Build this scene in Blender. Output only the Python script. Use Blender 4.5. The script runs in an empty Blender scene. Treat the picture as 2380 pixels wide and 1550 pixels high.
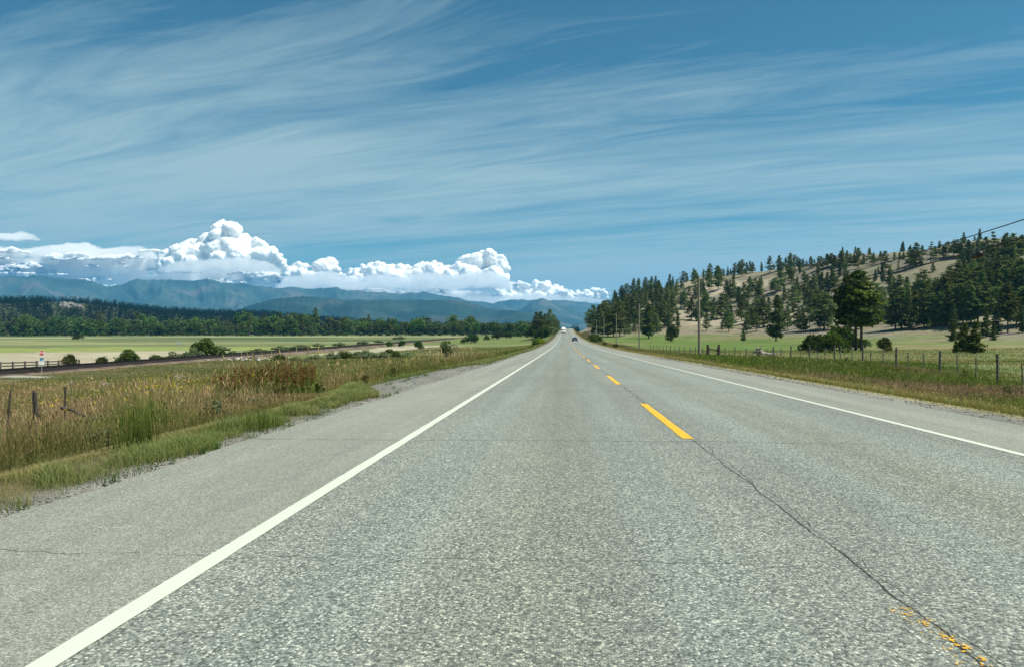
import bpy, bmesh, math, random
import numpy as np
from mathutils import Vector, Matrix

random.seed(7)
RNG = np.random.default_rng(7)
SC = bpy.context.scene
COL = SC.collection
R = math.radians

# ------------------------------------------------------------------ camera model (used to place things on the ground)
F, CX, CY, HOR = 1730.0, 1190.0, 775.0, 772.0
CAMZ = 1.31
YAW = math.atan(121 / F)
cs, sn = math.cos(YAW), math.sin(YAW)


def ray(px, py):
    """unit-depth direction of a photograph point (2380 px wide copy)"""
    a = (px - CX) / F
    e = (HOR - py) / F
    return np.array([a * cs - sn, a * sn + cs, e])


def az_el(px, py):
    d = ray(px, py)
    return math.atan2(d[0], d[1]), d[2] / math.hypot(d[0], d[1])


# ------------------------------------------------------------------ noise
def _hash(ix, iy, seed):
    h = (ix.astype(np.int64) * 374761393 + iy.astype(np.int64) * 668265263 + seed * 974711) & 0xFFFFFFFF
    h = ((h ^ (h >> 13)) * 1274126177) & 0xFFFFFFFF
    h = h ^ (h >> 16)
    return (h & 0xFFFFFF) / float(0xFFFFFF)


def vnoise(x, y, seed=0):
    x = np.asarray(x, float); y = np.asarray(y, float)
    ix = np.floor(x); iy = np.floor(y)
    fx = x - ix; fy = y - iy
    fx = fx * fx * (3 - 2 * fx); fy = fy * fy * (3 - 2 * fy)
    a = _hash(ix, iy, seed); b = _hash(ix + 1, iy, seed)
    c = _hash(ix, iy + 1, seed); d = _hash(ix + 1, iy + 1, seed)
    return (a * (1 - fx) + b * fx) * (1 - fy) + (c * (1 - fx) + d * fx) * fy


def fbm(x, y, octv=5, seed=0, gain=0.5):
    x = np.asarray(x, float); y = np.asarray(y, float)
    s = np.zeros(np.broadcast(x, y).shape); amp = 1.0; tot = 0
    for o in range(octv):
        s = s + amp * vnoise(x * 2 ** o + 17.3 * o, y * 2 ** o - 9.1 * o, seed + o * 31)
        tot += amp; amp *= gain
    return s / tot


def sstep(a, b, x):
    t = np.clip((np.asarray(x, float) - a) / (b - a), 0, 1)
    return t * t * (3 - 2 * t)


# ------------------------------------------------------------------ terrain
_ys = np.arange(-400, 3001, 2.0)
_zr = np.interp(_ys, [-400, 0, 50, 100, 145, 200, 260, 330, 419, 500, 554, 620, 671, 700, 760, 900, 1500, 3000],
                [4, 0, -0.6, -1.15, -1.5, -1.75, -1.8, -1.5, -0.75, 0.45, 1.4, 3.2, 4.45, 4.7, 3.6, -2, -12, -20])
_k = np.hanning(17); _k /= _k.sum()
_zr = np.convolve(np.pad(_zr, 8, mode='edge'), _k, mode='valid')


def zroad(y):
    return np.interp(y, _ys, _zr)


def xtrack(y):
    return -78.1 - 0.0325 * np.asarray(y, float)


RAILZ = -4.07
_haz = [az_el(*p) for p in [(-900, 742), (-400, 716), (0, 705), (100, 704), (200, 707), (250, 712), (330, 722), (450, 731), (600, 734),
                            (700, 742), (800, 751), (900, 761), (1000, 766), (1100, 768), (1200, 770)]]
HAZ = [a for a, e in _haz]; HEL = [e for a, e in _haz]
RIDGE_A = np.array([52.0, 1000.0]); RIDGE_D = np.array([0.493, -0.870]); RIDGE_N = np.array([-0.870, -0.493])
ROAD_L, ROAD_R = -4.15, 7.2


def ground(X, Y):
    X = np.asarray(X, float); Y = np.asarray(Y, float)
    zr = zroad(Y)
    # left: bank falling to the hay meadow
    FL = -5.55 + np.maximum(0, Y - 450) * 0.0054
    FL = np.minimum(FL, -1.5) + 0.55 * (1 - sstep(130, 240, Y)) * (X > xtrack(Y) - 3)
    FL = FL + 0.5 * (fbm(X * 0.02, Y * 0.02, 3, 3) - 0.5)
    kk = np.interp(Y, [-50, 60, 140, 250], [0.032, 0.032, 0.06, 0.13])
    eL = np.maximum(0, -X - 5.2)
    # rise on the left of the crest
    bank = 3.0 * sstep(420, 560, Y) * np.exp(-((X + 12) / 14.0) ** 2) * (1 - sstep(700, 800, Y))
    zl = FL + (zr - FL) * np.exp(-eL * kk) + bank * sstep(0, 6, eL)
    zl = zl + 0.22 * (fbm(X * 0.25, Y * 0.25, 3, 5) - 0.5) * sstep(0.5, 5, eL)
    # rail embankment
    dt = np.abs(X - xtrack(Y))
    emb = RAILZ - 0.9 - np.maximum(0, dt - 2.0) / 1.8
    zl = np.where(dt < 2.0, np.where(Y < 900, RAILZ - 0.9, zl), np.where(Y < 900, np.maximum(zl, emb), zl))
    # right: verge, fence strip, pasture
    fR = np.interp(Y, [0, 35, 50, 60, 80, 100, 150, 190, 400, 3000], [-0.7, -1.05, -0.8, -1.05, -1.6, -2.1, -2.7, -3.2, -3.2, -3.2])
    fR = fR + np.maximum(0, X - 70) * 0.018 * sstep(60, 200, Y) - 0.0 * X
    eR = np.maximum(0, X - 8.0)
    kr = np.interp(Y, [0, 60, 150], [0.22, 0.2, 0.16])
    zrt = fR + (zr - fR) * np.exp(-eR * kr) + 0.16 * (fbm(X * 0.3, Y * 0.3, 3, 8) - 0.5) * sstep(0.5, 4, eR)
    # the dry hill
    px_, py_ = X - RIDGE_A[0], Y - RIDGE_A[1]
    s = px_ * RIDGE_D[0] + py_ * RIDGE_D[1]
    t = px_ * RIDGE_N[0] + py_ * RIDGE_N[1]
    t = t + 26 * (fbm(X * 0.008, Y * 0.008, 4, 11) - 0.5) * 2
    prof = np.where(t > 0, (1 - sstep(-70, 285, t)) / (1 - sstep(-70, 285, 0)), 1 - 0.3 * sstep(0, 350, -t))
    hs = np.interp(s, [-320, -180, -60, 0, 100, 200, 300, 700, 1200], [0, 0.04, 0.22, 0.45, 0.83, 0.99, 1.0, 1.05, 1.05])
    gul = fbm(s * 0.02, t * 0.006, 4, 21) - 0.5
    hill = 63 * prof * hs * (1 + 0.16 * gul) + 2.5 * (fbm(X * 0.03, Y * 0.03, 4, 23) - 0.5) * np.clip(prof * hs * 3, 0, 1)
    hill = hill * sstep(9, 75, X)
    zrt = zrt + hill
    # cut bank right of the crest
    zrt = zrt + 6.0 * sstep(380, 560, Y) * sstep(9, 26, X) * (1 - sstep(60, 120, X)) * (1 - sstep(720, 900, Y))
    z = np.where(X < 1.5, zl, zrt)
    # under the pavement the sheet dips a little
    inroad = (X > ROAD_L - 0.05) & (X < ROAD_R + 0.05)
    z = np.where(inroad, zr - 0.12, z)
    sh = ((X <= ROAD_L - 0.05) & (X > -5.2)) | ((X >= ROAD_R + 0.05) & (X < 8.0))
    z = np.where(sh, zr - 0.02, z)
    # wooded hill far to the left
    az = np.arctan2(X, np.maximum(Y, 1)); rr = np.hypot(X, Y)
    tgt = np.interp(az, HAZ, HEL) * 2300 + CAMZ
    up = sstep(1080, 2350, rr) * np.clip(-(az + 0.0) / 0.08, 0, 1) * (Y > 0)
    dn = 1 - 0.8 * sstep(2350, 3600, rr)
    rough = 1 + 0.18 * (fbm(X * 0.004, Y * 0.004, 4, 41) - 0.5) * sstep(1150, 1400, rr) * (1 - sstep(2000, 2300, rr))
    z = z + np.maximum(0, tgt - FL) * up * dn * rough * (X < -20)
    far = sstep(3000, 6000, rr)
    z = z * (1 - far) + (-25.0) * far
    return z


def gz(x, y):
    return float(ground(np.array([x]), np.array([y]))[0])


TSTEPS = np.concatenate([np.arange(3, 60, 0.2), np.arange(60, 400, 1.0), np.arange(400, 3000, 3.0)])


def gp(px, py, tmax=3000.0):
    """point where the sight line of a photograph point meets the ground"""
    d = ray(px, py)
    t = TSTEPS
    P = np.array([0, 0, CAMZ])[None] + t[:, None] * d[None]
    below = P[:, 2] < ground(P[:, 0], P[:, 1])
    i = int(np.argmax(below))
    if not below[i]:
        return None
    lo, hi = t[max(i - 1, 0)], t[i]
    for _ in range(18):
        m = (lo + hi) / 2
        p = np.array([0, 0, CAMZ]) + m * d
        if p[2] < gz(p[0], p[1]): hi = m
        else: lo = m
    p = np.array([0, 0, CAMZ]) + hi * d
    return p[0], p[1], gz(p[0], p[1]), hi


def at_depth(px, py, t):
    d = ray(px, py)
    return d[0] * t, d[1] * t, CAMZ + d[2] * t


# ------------------------------------------------------------------ mesh helpers
def mesh_np(name, V, faces, mats, col=None, smooth=False, matidx=None):
    """V (n,3); faces: list of (m,k) index arrays"""
    me = bpy.data.meshes.new(name)
    V = np.asarray(V, np.float32)
    me.vertices.add(len(V)); me.vertices.foreach_set('co', V.ravel())
    loops = np.concatenate([np.asarray(f, np.int32).ravel() for f in faces])
    tot = np.concatenate([np.full(len(f), np.asarray(f).shape[1], np.int32) for f in faces])
    start = np.concatenate([[0], np.cumsum(tot)[:-1]]).astype(np.int32)
    me.loops.add(len(loops)); me.loops.foreach_set('vertex_index', loops)
    me.polygons.add(len(tot)); me.polygons.foreach_set('loop_start', start)
    try:
        me.polygons.foreach_set('loop_total', tot)
    except Exception:
        pass
    if matidx is not None:
        me.polygons.foreach_set('material_index', np.asarray(matidx, np.int32))
    me.polygons.foreach_set('use_smooth', np.full(len(tot), bool(smooth)))
    for m in (mats if isinstance(mats, (list, tuple)) else [mats]):
        me.materials.append(m)
    if col is not None:
        ca = me.color_attributes.new('Col', 'FLOAT_COLOR', 'POINT')
        c = np.ones((len(V), 4), np.float32); c[:, :3] = col
        ca.data.foreach_set('color', c.ravel())
    me.update(calc_edges=True)
    return me


def link(name, me, parent=None, loc=None, rz=0.0, sc=None):
    o = bpy.data.objects.new(name, me); COL.objects.link(o)
    if parent is not None: o.parent = parent
    if loc is not None: o.location = loc
    if rz: o.rotation_euler = (0, 0, rz)
    if sc is not None: o.scale = sc if hasattr(sc, '__len__') else (sc, sc, sc)
    return o


def tag(o, label=None, cat=None, group=None, kind=None):
    if label: o['label'] = label
    if cat: o['category'] = cat
    if group: o['group'] = group
    if kind: o['kind'] = kind
    return o


def thing(name, label, cat, loc=(0, 0, 0), rz=0.0, group=None, sc=None):
    return tag(link(name, None, None, loc, rz, sc), label, cat, group)


class MB:
    """collects simple solids into one mesh"""
    def __init__(self):
        self.bm = bmesh.new()

    def box(self, c, s, rz=0.0, rx=0.0, ry=0.0, bevel=0.0):
        M = Matrix.Translation(c) @ Matrix.Rotation(rz, 4, 'Z') @ Matrix.Rotation(ry, 4, 'Y') @ Matrix.Rotation(rx, 4, 'X') @ Matrix.Diagonal((*s, 1))
        r = bmesh.ops.create_cube(self.bm, size=1.0, matrix=M)
        if bevel:
            es = list({e for v in r['verts'] for e in v.link_edges})
            bmesh.ops.bevel(self.bm, geom=es, offset=bevel, segments=2, affect='EDGES', profile=0.6)
        return self

    def tube(self, pts, rads, n=8, cap=True, jit=0.0):
        pts = [Vector(p) for p in pts]
        rings = []
        for i, p in enumerate(pts):
            d = (pts[min(i + 1, len(pts) - 1)] - pts[max(i - 1, 0)])
            d = d.normalized() if d.length > 0 else Vector((0, 0, 1))
            u = d.cross(Vector((0, 0, 1)) if abs(d.z) < 0.9 else Vector((1, 0, 0))).normalized()
            w = d.cross(u)
            r = rads[i] if hasattr(rads, '__len__') else rads
            rings.append([self.bm.verts.new(p + (u * math.cos(2 * math.pi * k / n) + w * math.sin(2 * math.pi * k / n)) * r * (1 + random.uniform(-jit, jit))) for k in range(n)])
        for a, b in zip(rings[:-1], rings[1:]):
            for k in range(n):
                self.bm.faces.new((a[k], a[(k + 1) % n], b[(k + 1) % n], b[k]))
        if cap:
            self.bm.faces.new(rings[0][::-1]); self.bm.faces.new(rings[-1])
        return self

    def cyl(self, c, axis, r, h, n=20):
        a = Vector(axis).normalized() * h / 2
        return self.tube([Vector(c) - a, Vector(c) + a], r, n)

    def ball(self, c, r, sub=2, sc=(1, 1, 1), jit=0.0):
        q = bmesh.ops.create_icosphere(self.bm, subdivisions=sub, radius=r)
        for v in q['verts']:
            v.co = Vector((v.co.x * sc[0], v.co.y * sc[1], v.co.z * sc[2])) * (1 + random.uniform(-jit, jit)) + Vector(c)
        return self

    def loft(self, secs, cap=True):
        rings = [[self.bm.verts.new(p) for p in s] for s in secs]
        n = len(rings[0])
        for a, b in zip(rings[:-1], rings[1:]):
            for k in range(n):
                self.bm.faces.new((a[k], a[(k + 1) % n], b[(k + 1) % n], b[k]))
        if cap:
            self.bm.faces.new(rings[0][::-1]); self.bm.faces.new(rings[-1])
        return self

    def poly(self, pts, thick=0.0, direction=(0, 1, 0)):
        d = Vector(direction) * thick
        a = [self.bm.verts.new(Vector(p)) for p in pts]
        if thick:
            b = [self.bm.verts.new(Vector(p) + d) for p in pts]
            n = len(a)
            for k in range(n):
                self.bm.faces.new((a[k], a[(k + 1) % n], b[(k + 1) % n], b[k]))
            self.bm.faces.new(b)
        self.bm.faces.new(a[::-1])
        return self

    def build(self, name, mat, parent=None, smooth=False, loc=None, rz=0.0):
        bmesh.ops.recalc_face_normals(self.bm, faces=self.bm.faces)
        me = bpy.data.meshes.new(name); self.bm.to_mesh(me); self.bm.free()
        me.materials.append(mat)
        if smooth:
            for p in me.polygons: p.use_smooth = True
        return link(name, me, parent, loc, rz)


# ------------------------------------------------------------------ materials
def nodes_of(m):
    m.use_nodes = True
    nt = m.node_tree; nt.nodes.clear()
    return nt


class NT:
    def __init__(self, nt): self.nt = nt; self.L = nt.links

    def n(self, typ, **kw):
        nd = self.nt.nodes.new(typ)
        for k, v in kw.items():
            if k.startswith('i_'): nd.inputs[k[2:].replace('_', ' ')].default_value = v
            else: setattr(nd, k, v)
        return nd

    def l(self, a, b): self.L.new(a, b)

    def math(self, op, a, b=None, c=None, clamp=False):
        nd = self.n('ShaderNodeMath', operation=op, use_clamp=clamp)
        for i, v in enumerate((a, b, c)):
            if v is None: continue
            if isinstance(v, (int, float)): nd.inputs[i].default_value = v
            else: self.l(v, nd.inputs[i])
        return nd.outputs[0]

    def mix(self, fac, a, b, blend='MIX'):
        nd = self.n('ShaderNodeMix', data_type='RGBA', blend_type=blend)
        for s, v in ((0, fac), (6, a), (7, b)):
            if isinstance(v, (int, float)): nd.inputs[s].default_value = v
            elif isinstance(v, tuple): nd.inputs[s].default_value = (*v, 1) if len(v) == 3 else v
            else: self.l(v, nd.inputs[s])
        return nd.outputs[2]

    def noise(self, vec, scale, detail=4, rough=0.55, dist=0.0, out=0):
        nd = self.n('ShaderNodeTexNoise')
        nd.inputs['Scale'].default_value = scale; nd.inputs['Detail'].default_value = detail
        nd.inputs['Roughness'].default_value = rough; nd.inputs['Distortion'].default_value = dist
        if vec is not None: self.l(vec, nd.inputs['Vector'])
        return nd.outputs[out]

    def ramp(self, fac, stops, interp='LINEAR'):
        nd = self.n('ShaderNodeValToRGB'); cr = nd.color_ramp; cr.interpolation = interp
        while len(cr.elements) < len(stops): cr.elements.new(0.5)
        for e, (p, c) in zip(cr.elements, stops):
            e.position = p; e.color = (*c, 1) if hasattr(c, '__len__') else (c, c, c, 1)
        self.l(fac, nd.inputs[0])
        return nd.outputs[0]

    def mapping(self, vec, scale=(1, 1, 1), rot=(0, 0, 0), loc=(0, 0, 0)):
        nd = self.n('ShaderNodeMapping')
        nd.inputs['Scale'].default_value = scale; nd.inputs['Rotation'].default_value = rot; nd.inputs['Location'].default_value = loc
        self.l(vec, nd.inputs['Vector'])
        return nd.outputs[0]

    def bump(self, h, strength, dist):
        nd = self.n('ShaderNodeBump'); nd.inputs['Strength'].default_value = strength; nd.inputs['Distance'].default_value = dist
        self.l(h, nd.inputs['Height'])
        return nd.outputs[0]

    def out(self, sh):
        o = self.n('ShaderNodeOutputMaterial'); self.l(sh, o.inputs['Surface'])


def mat_simple(name, col, rough=0.6, metal=0.0, nscale=0.0, namt=0.25, bump=0.0, spec=0.5, dark=None, coat=0.0):
    m = bpy.data.materials.new(name); T = NT(nodes_of(m))
    b = T.n('ShaderNodeBsdfPrincipled')
    b.inputs['Roughness'].default_value = rough; b.inputs['Metallic'].default_value = metal
    b.inputs['Specular IOR Level'].default_value = spec
    b.inputs['Coat Weight'].default_value = coat
    if nscale:
        tc = T.n('ShaderNodeTexCoord')
        f = T.noise(tc.outputs['Object'], nscale, 6, 0.6)
        d = dark if dark else tuple(c * (1 - namt) for c in col)
        l = tuple(min(1, c * (1 + namt)) for c in col)
        T.l(T.ramp(f, [(0.3, d), (0.7, l)]), b.inputs['Base Color'])
        if bump: T.l(T.bump(f, bump, 0.02), b.inputs['Normal'])
    else:
        b.inputs['Base Color'].default_value = (*col, 1)
    T.out(b.outputs[0])
    return m


def mat_leaf(name, attr=True, col=(0.06, 0.1, 0.03), trans=0.3, var=0.25, tcol=(1.25, 1.3, 0.6)):
    """leaf clumps: colour attribute times a little per-object variation, some light passes through"""
    m = bpy.data.materials.new(name); T = NT(nodes_of(m))
    if attr:
        a = T.n('ShaderNodeAttribute', attribute_name='Col'); c = a.outputs['Color']
    else:
        rgb = T.n('ShaderNodeRGB'); rgb.outputs[0].default_value = (*col, 1); c = rgb.outputs[0]
    oi = T.n('ShaderNodeObjectInfo')
    k = T.math('MULTIPLY_ADD', oi.outputs['Random'], var * 2, 1 - var)
    cm = T.n('ShaderNodeVectorMath', operation='SCALE'); T.l(c, cm.inputs[0]); T.l(k, cm.inputs['Scale'])
    hs = T.n('ShaderNodeHueSaturation')
    T.l(cm.outputs[0], hs.inputs['Color'])
    T.l(T.math('MULTIPLY_ADD', oi.outputs['Random'], 0.05, 0.475), hs.inputs['Hue'])
    d = T.n('ShaderNodeBsdfDiffuse'); T.l(hs.outputs[0], d.inputs[0])
    t = T.n('ShaderNodeBsdfTranslucent')
    tm = T.mix(1.0, hs.outputs[0], tcol, 'MULTIPLY'); T.l(tm, t.inputs[0])
    mx = T.n('ShaderNodeMixShader'); mx.inputs[0].default_value = trans
    T.l(d.outputs[0], mx.inputs[1]); T.l(t.outputs[0], mx.inputs[2])
    T.out(mx.outputs[0])
    return m


M_NEEDLE = mat_leaf('pine_needles', trans=0.28, var=0.3)
M_LEAF = mat_leaf('broad_leaves', trans=0.32, var=0.28)
M_GRASS = mat_leaf('grass_blades', trans=0.35, var=0.0, tcol=(1.1, 1.15, 0.7))
M_BARK = mat_simple('pine_bark', (0.10, 0.07, 0.05), 0.9, nscale=6, namt=0.5, bump=0.5)
M_BARKG = mat_simple('grey_bark', (0.13, 0.115, 0.095), 0.9, nscale=6, namt=0.45, bump=0.5)
M_WOOD = mat_simple('weathered_wood', (0.115, 0.105, 0.09), 0.9, nscale=9, namt=0.45, bump=0.4)
M_POLE = mat_simple('pole_wood', (0.20, 0.185, 0.15), 0.85, nscale=3, namt=0.35, bump=0.3)
M_DARKWOOD = mat_simple('dark_old_wood', (0.055, 0.045, 0.038), 0.95, nscale=12, namt=0.5, bump=0.5)
M_DEAD = mat_simple('bleached_wood', (0.36, 0.33, 0.30), 0.9, nscale=5, namt=0.45, bump=0.5, dark=(0.09, 0.065, 0.05))
M_STEEL = mat_simple('galvanised_steel', (0.42, 0.44, 0.44), 0.5, metal=0.6, nscale=20, namt=0.15)
M_WIRE = mat_simple('fence_wire', (0.16, 0.16, 0.155), 0.6, metal=0.6)
M_CABLE = mat_simple('black_cable', (0.012, 0.012, 0.013), 0.5)
M_RAIL = mat_simple('rail_steel', (0.012, 0.010, 0.010), 0.8, nscale=10, namt=0.3, spec=0.2)
M_SLEEPER = mat_simple('creosoted_sleeper', (0.03, 0.026, 0.024), 0.9, nscale=8, namt=0.4)
M_RED = mat_simple('sign_red', (0.42, 0.012, 0.022), 0.45)
M_WHITE = mat_simple('sign_white', (0.78, 0.8, 0.78), 0.5)
M_BLUE = mat_simple('sign_blue', (0.01, 0.16, 0.34), 0.45)
M_BLACK = mat_simple('sign_black', (0.03, 0.035, 0.04), 0.6)
M_CARBLUE = mat_simple('car_paint_blue', (0.012, 0.016, 0.065), 0.25, metal=0.3, spec=0.6, coat=1.0)
M_GLASS = mat_simple('dark_glass', (0.02, 0.025, 0.03), 0.05, spec=0.8)
M_TYRE = mat_simple('tyre_rubber', (0.015, 0.015, 0.015), 0.85)
M_RIM = mat_simple('wheel_rim', (0.5, 0.5, 0.5), 0.3, metal=0.9)
M_LAMPRED = mat_simple('tail_lamp_red', (0.45, 0.01, 0.01), 0.2)
M_LAMPCLEAR = mat_simple('lamp_clear', (0.8, 0.82, 0.82), 0.15)
M_TRUCK = mat_simple('truck_white_paint', (0.82, 0.83, 0.82), 0.35, coat=0.5)
M_CHROME = mat_simple('chrome', (0.75, 0.76, 0.77), 0.12, metal=1.0)
M_ROCK = mat_simple('pale_rock', (0.46, 0.44, 0.40), 0.9, nscale=3, namt=0.4, bump=0.5)
M_ROCKDULL = mat_simple('dull_rock', (0.17, 0.165, 0.15), 0.95, nscale=0.3, namt=0.5)
M_GRAVELSTONE = mat_leaf('loose_gravel', trans=0.0, var=0.0)


def mat_ground():
    m = bpy.data.materials.new('meadow_soil'); T = NT(nodes_of(m))
    b = T.n('ShaderNodeBsdfPrincipled'); b.inputs['Roughness'].default_value = 0.95; b.inputs['Specular IOR Level'].default_value = 0.1
    a = T.n('ShaderNodeAttribute', attribute_name='Col')
    g = T.n('ShaderNodeNewGeometry'); p = g.outputs['Position']
    f1 = T.noise(p, 1.6, 8, 0.65); f2 = T.noise(p, 0.12, 6, 0.6); f3 = T.noise(p, 14, 4, 0.7)
    v = T.math('MULTIPLY', T.math('MULTIPLY_ADD', f1, 1.3, 0.35), T.math('MULTIPLY_ADD', f2, 1.1, 0.45))
    v = T.math('MULTIPLY', v, T.math('MULTIPLY_ADD', f3, 0.9, 0.55))
    cm = T.n('ShaderNodeVectorMath', operation='SCALE'); T.l(a.outputs['Color'], cm.inputs[0]); T.l(v, cm.inputs['Scale'])
    # drier and greener patches
    hs = T.n('ShaderNodeHueSaturation'); T.l(cm.outputs[0], hs.inputs['Color'])
    T.l(T.math('MULTIPLY_ADD', T.noise(p, 0.05, 5, 0.6), 0.06, 0.47), hs.inputs['Hue'])
    T.l(hs.outputs[0], b.inputs['Base Color'])
    T.l(T.bump(T.math('ADD', f1, T.math('MULTIPLY', f3, 0.4)), 0.6, 0.15), b.inputs['Normal'])
    T.out(b.outputs[0])
    return m


M_GROUND = mat_ground()


def mat_asphalt():
    m = bpy.data.materials.new('chip_seal_asphalt'); T = NT(nodes_of(m))
    b = T.n('ShaderNodeBsdfPrincipled'); b.inputs['Specular IOR Level'].default_value = 0.25
    g = T.n('ShaderNodeNewGeometry'); p = g.outputs['Position']
    xyz = T.n('ShaderNodeSeparateXYZ'); T.l(p, xyz.inputs[0]); X, Y = xyz.outputs[0], xyz.outputs[1]
    vo = T.n('ShaderNodeTexVoronoi'); vo.inputs['Scale'].default_value = 84; T.l(T.mapping(p, (1, 0.85, 1)), vo.inputs['Vector'])
    sx = T.n('ShaderNodeSeparateColor'); T.l(vo.outputs['Color'], sx.inputs[0])
    stone = T.ramp(sx.outputs[0], [(0.0, (0.078, 0.090, 0.083)), (0.35, (0.162, 0.180, 0.164)), (0.7, (0.244, 0.263, 0.229)), (0.9, (0.345, 0.363, 0.31)), (1.0, (0.54, 0.555, 0.47))])
    # tar between the chips
    gap = T.math('SUBTRACT', 1.0, T.math('MULTIPLY', T.math('SUBTRACT', vo.outputs['Distance'], 0.42, clamp=True), 2.2), clamp=True)
    stone = T.mix(1.0, stone, T.n('ShaderNodeCombineColor').outputs[0], 'MIX') if False else stone
    gm = T.n('ShaderNodeVectorMath', operation='SCALE'); T.l(stone, gm.inputs[0]); T.l(T.math('MULTIPLY_ADD', gap, 0.45, 0.55), gm.inputs['Scale'])
    # shoulder: finer and paler, warmer
    vs = T.n('ShaderNodeTexVoronoi'); vs.inputs['Scale'].default_value = 105; T.l(p, vs.inputs['Vector'])
    s2 = T.n('ShaderNodeSeparateColor'); T.l(vs.outputs['Color'], s2.inputs[0])
    shol = T.ramp(s2.outputs[0], [(0.0, (0.125, 0.131, 0.116)), (0.5, (0.215, 0.221, 0.189)), (0.85, (0.275, 0.28, 0.238)), (1.0, (0.39, 0.39, 0.33))])
    wob = T.math('MULTIPLY_ADD', T.noise(p, 0.8, 3), 0.16, -0.08)
    xl = T.math('ADD', X, wob)
    isl = T.math('MAXIMUM', T.math('LESS_THAN', xl, -2.17), T.math('GREATER_THAN', xl, 5.36))
    c = T.mix(isl, gm.outputs[0], shol)
    # lengthwise streaks, wheel paths, patches
    st = T.noise(T.mapping(p, (1.3, 0.035, 1)), 1.0, 5, 0.6)
    pt = T.noise(T.mapping(p, (0.5, 0.22, 1)), 1.0, 6, 0.65)
    md = T.noise(p, 5.5, 5, 0.7)
    v = T.math('MULTIPLY', T.math('MULTIPLY_ADD', st, 0.7, 0.65), T.math('MULTIPLY_ADD', pt, 0.36, 0.82))
    v = T.math('MULTIPLY', v, T.math('MULTIPLY_ADD', md, 0.22, 0.89))
    cm = T.n('ShaderNodeVectorMath', operation='SCALE'); T.l(c, cm.inputs[0]); T.l(v, cm.inputs['Scale'])
    col = cm.outputs[0]
    # brownish drip band between the wheel paths of each lane
    for x0 in (-0.25, 3.45):
        band = T.math('SUBTRACT', 1.0, T.math('DIVIDE', T.math('ABSOLUTE', T.math('SUBTRACT', xl, x0)), 0.75), clamp=True)
        band = T.math('MULTIPLY', band, T.math('MULTIPLY_ADD', pt, 0.9, 0.0))
        col = T.mix(band, col, T.mix(1.0, col, (0.965, 0.92, 0.83), 'MULTIPLY'))
        for dx in (-0.95, 0.95):
            wp = T.math('SUBTRACT', 1.0, T.math('DIVIDE', T.math('ABSOLUTE', T.math('SUBTRACT', xl, x0 + dx)), 0.42), clamp=True)
            col = T.mix(T.math('MULTIPLY', wp, T.math('MULTIPLY_ADD', st, 1.2, 0.1)), col, T.mix(1.0, col, (1.06, 1.10, 1.14), 'MULTIPLY'))
    # shallow rumble dents in the shoulder
    rb = T.math('LESS_THAN', T.math('ABSOLUTE', T.math('ADD', xl, 2.62)), 0.17)
    rs = T.math('GREATER_THAN', T.math('SINE', T.math('MULTIPLY', Y, 20.0)), 0.1)
    col = T.mix(T.math('MULTIPLY', T.math('MULTIPLY', rb, rs), T.math('MULTIPLY', T.math('SUBTRACT', md, 0.3, clamp=True), T.math('MULTIPLY', T.math('GREATER_THAN', Y, 6.2), T.math('MULTIPLY', T.math('SUBTRACT', pt, 0.36, clamp=True), 4.0)))), col, (0.40, 0.395, 0.345))

    def crack(col, coord, along, c0, amp, w, lo=None, hi=None, brk=0.45, freq=1.2):
        n1 = T.noise(T.mapping(p, (freq if along == 'x' else 0.0, freq if along == 'y' else 0.0, 0)), 1.0, 6, 0.62)
        n2 = T.noise(p, 2.3, 4, 0.7)
        d = T.math('ABSOLUTE', T.math('ADD', T.math('SUBTRACT', coord, c0), T.math('MULTIPLY_ADD', n1, amp, -amp / 2)))
        ww = T.math('MULTIPLY', T.math('SUBTRACT', n2, brk - 0.25, clamp=True), w * 3)
        k = T.math('SUBTRACT', 1.0, T.math('DIVIDE', d, T.math('MAXIMUM', ww, 0.0005)), clamp=True)
        k = T.math('MULTIPLY', k, 1.6, clamp=True)
        o = X if along == 'x' else Y
        if lo is not None:
            k = T.math('MULTIPLY', k, T.math('MULTIPLY', T.math('GREATER_THAN', o, lo), T.math('LESS_THAN', o, hi)))
        return T.mix(T.math('MULTIPLY', k, 0.9), col, (0.016, 0.015, 0.015))
    col = crack(col, X, 'y', 1.68, 0.14, 0.0095, brk=0.38)
    col = crack(col, X, 'y', 1.74, 0.3, 0.006, brk=0.5, freq=0.9)
    col = crack(col, Y, 'x', 4.42, 0.5, 0.008, -3.6, 1.7, brk=0.52)
    col = crack(col, Y, 'x', 9.75, 0.5, 0.018, -4.2, 3.9, brk=0.45)
    col = crack(col, Y, 'x', 19.5, 0.5, 0.03, -4.2, 5.0, brk=0.45)
    T.l(col, b.inputs['Base Color'])
    b.inputs['Roughness'].default_value = 0.8
    T.l(T.bump(T.math('MULTIPLY', vo.outputs['Distance'], -1.0), 0.7, 0.006), b.inputs['Normal'])
    T.out(b.outputs[0])
    return m


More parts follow.
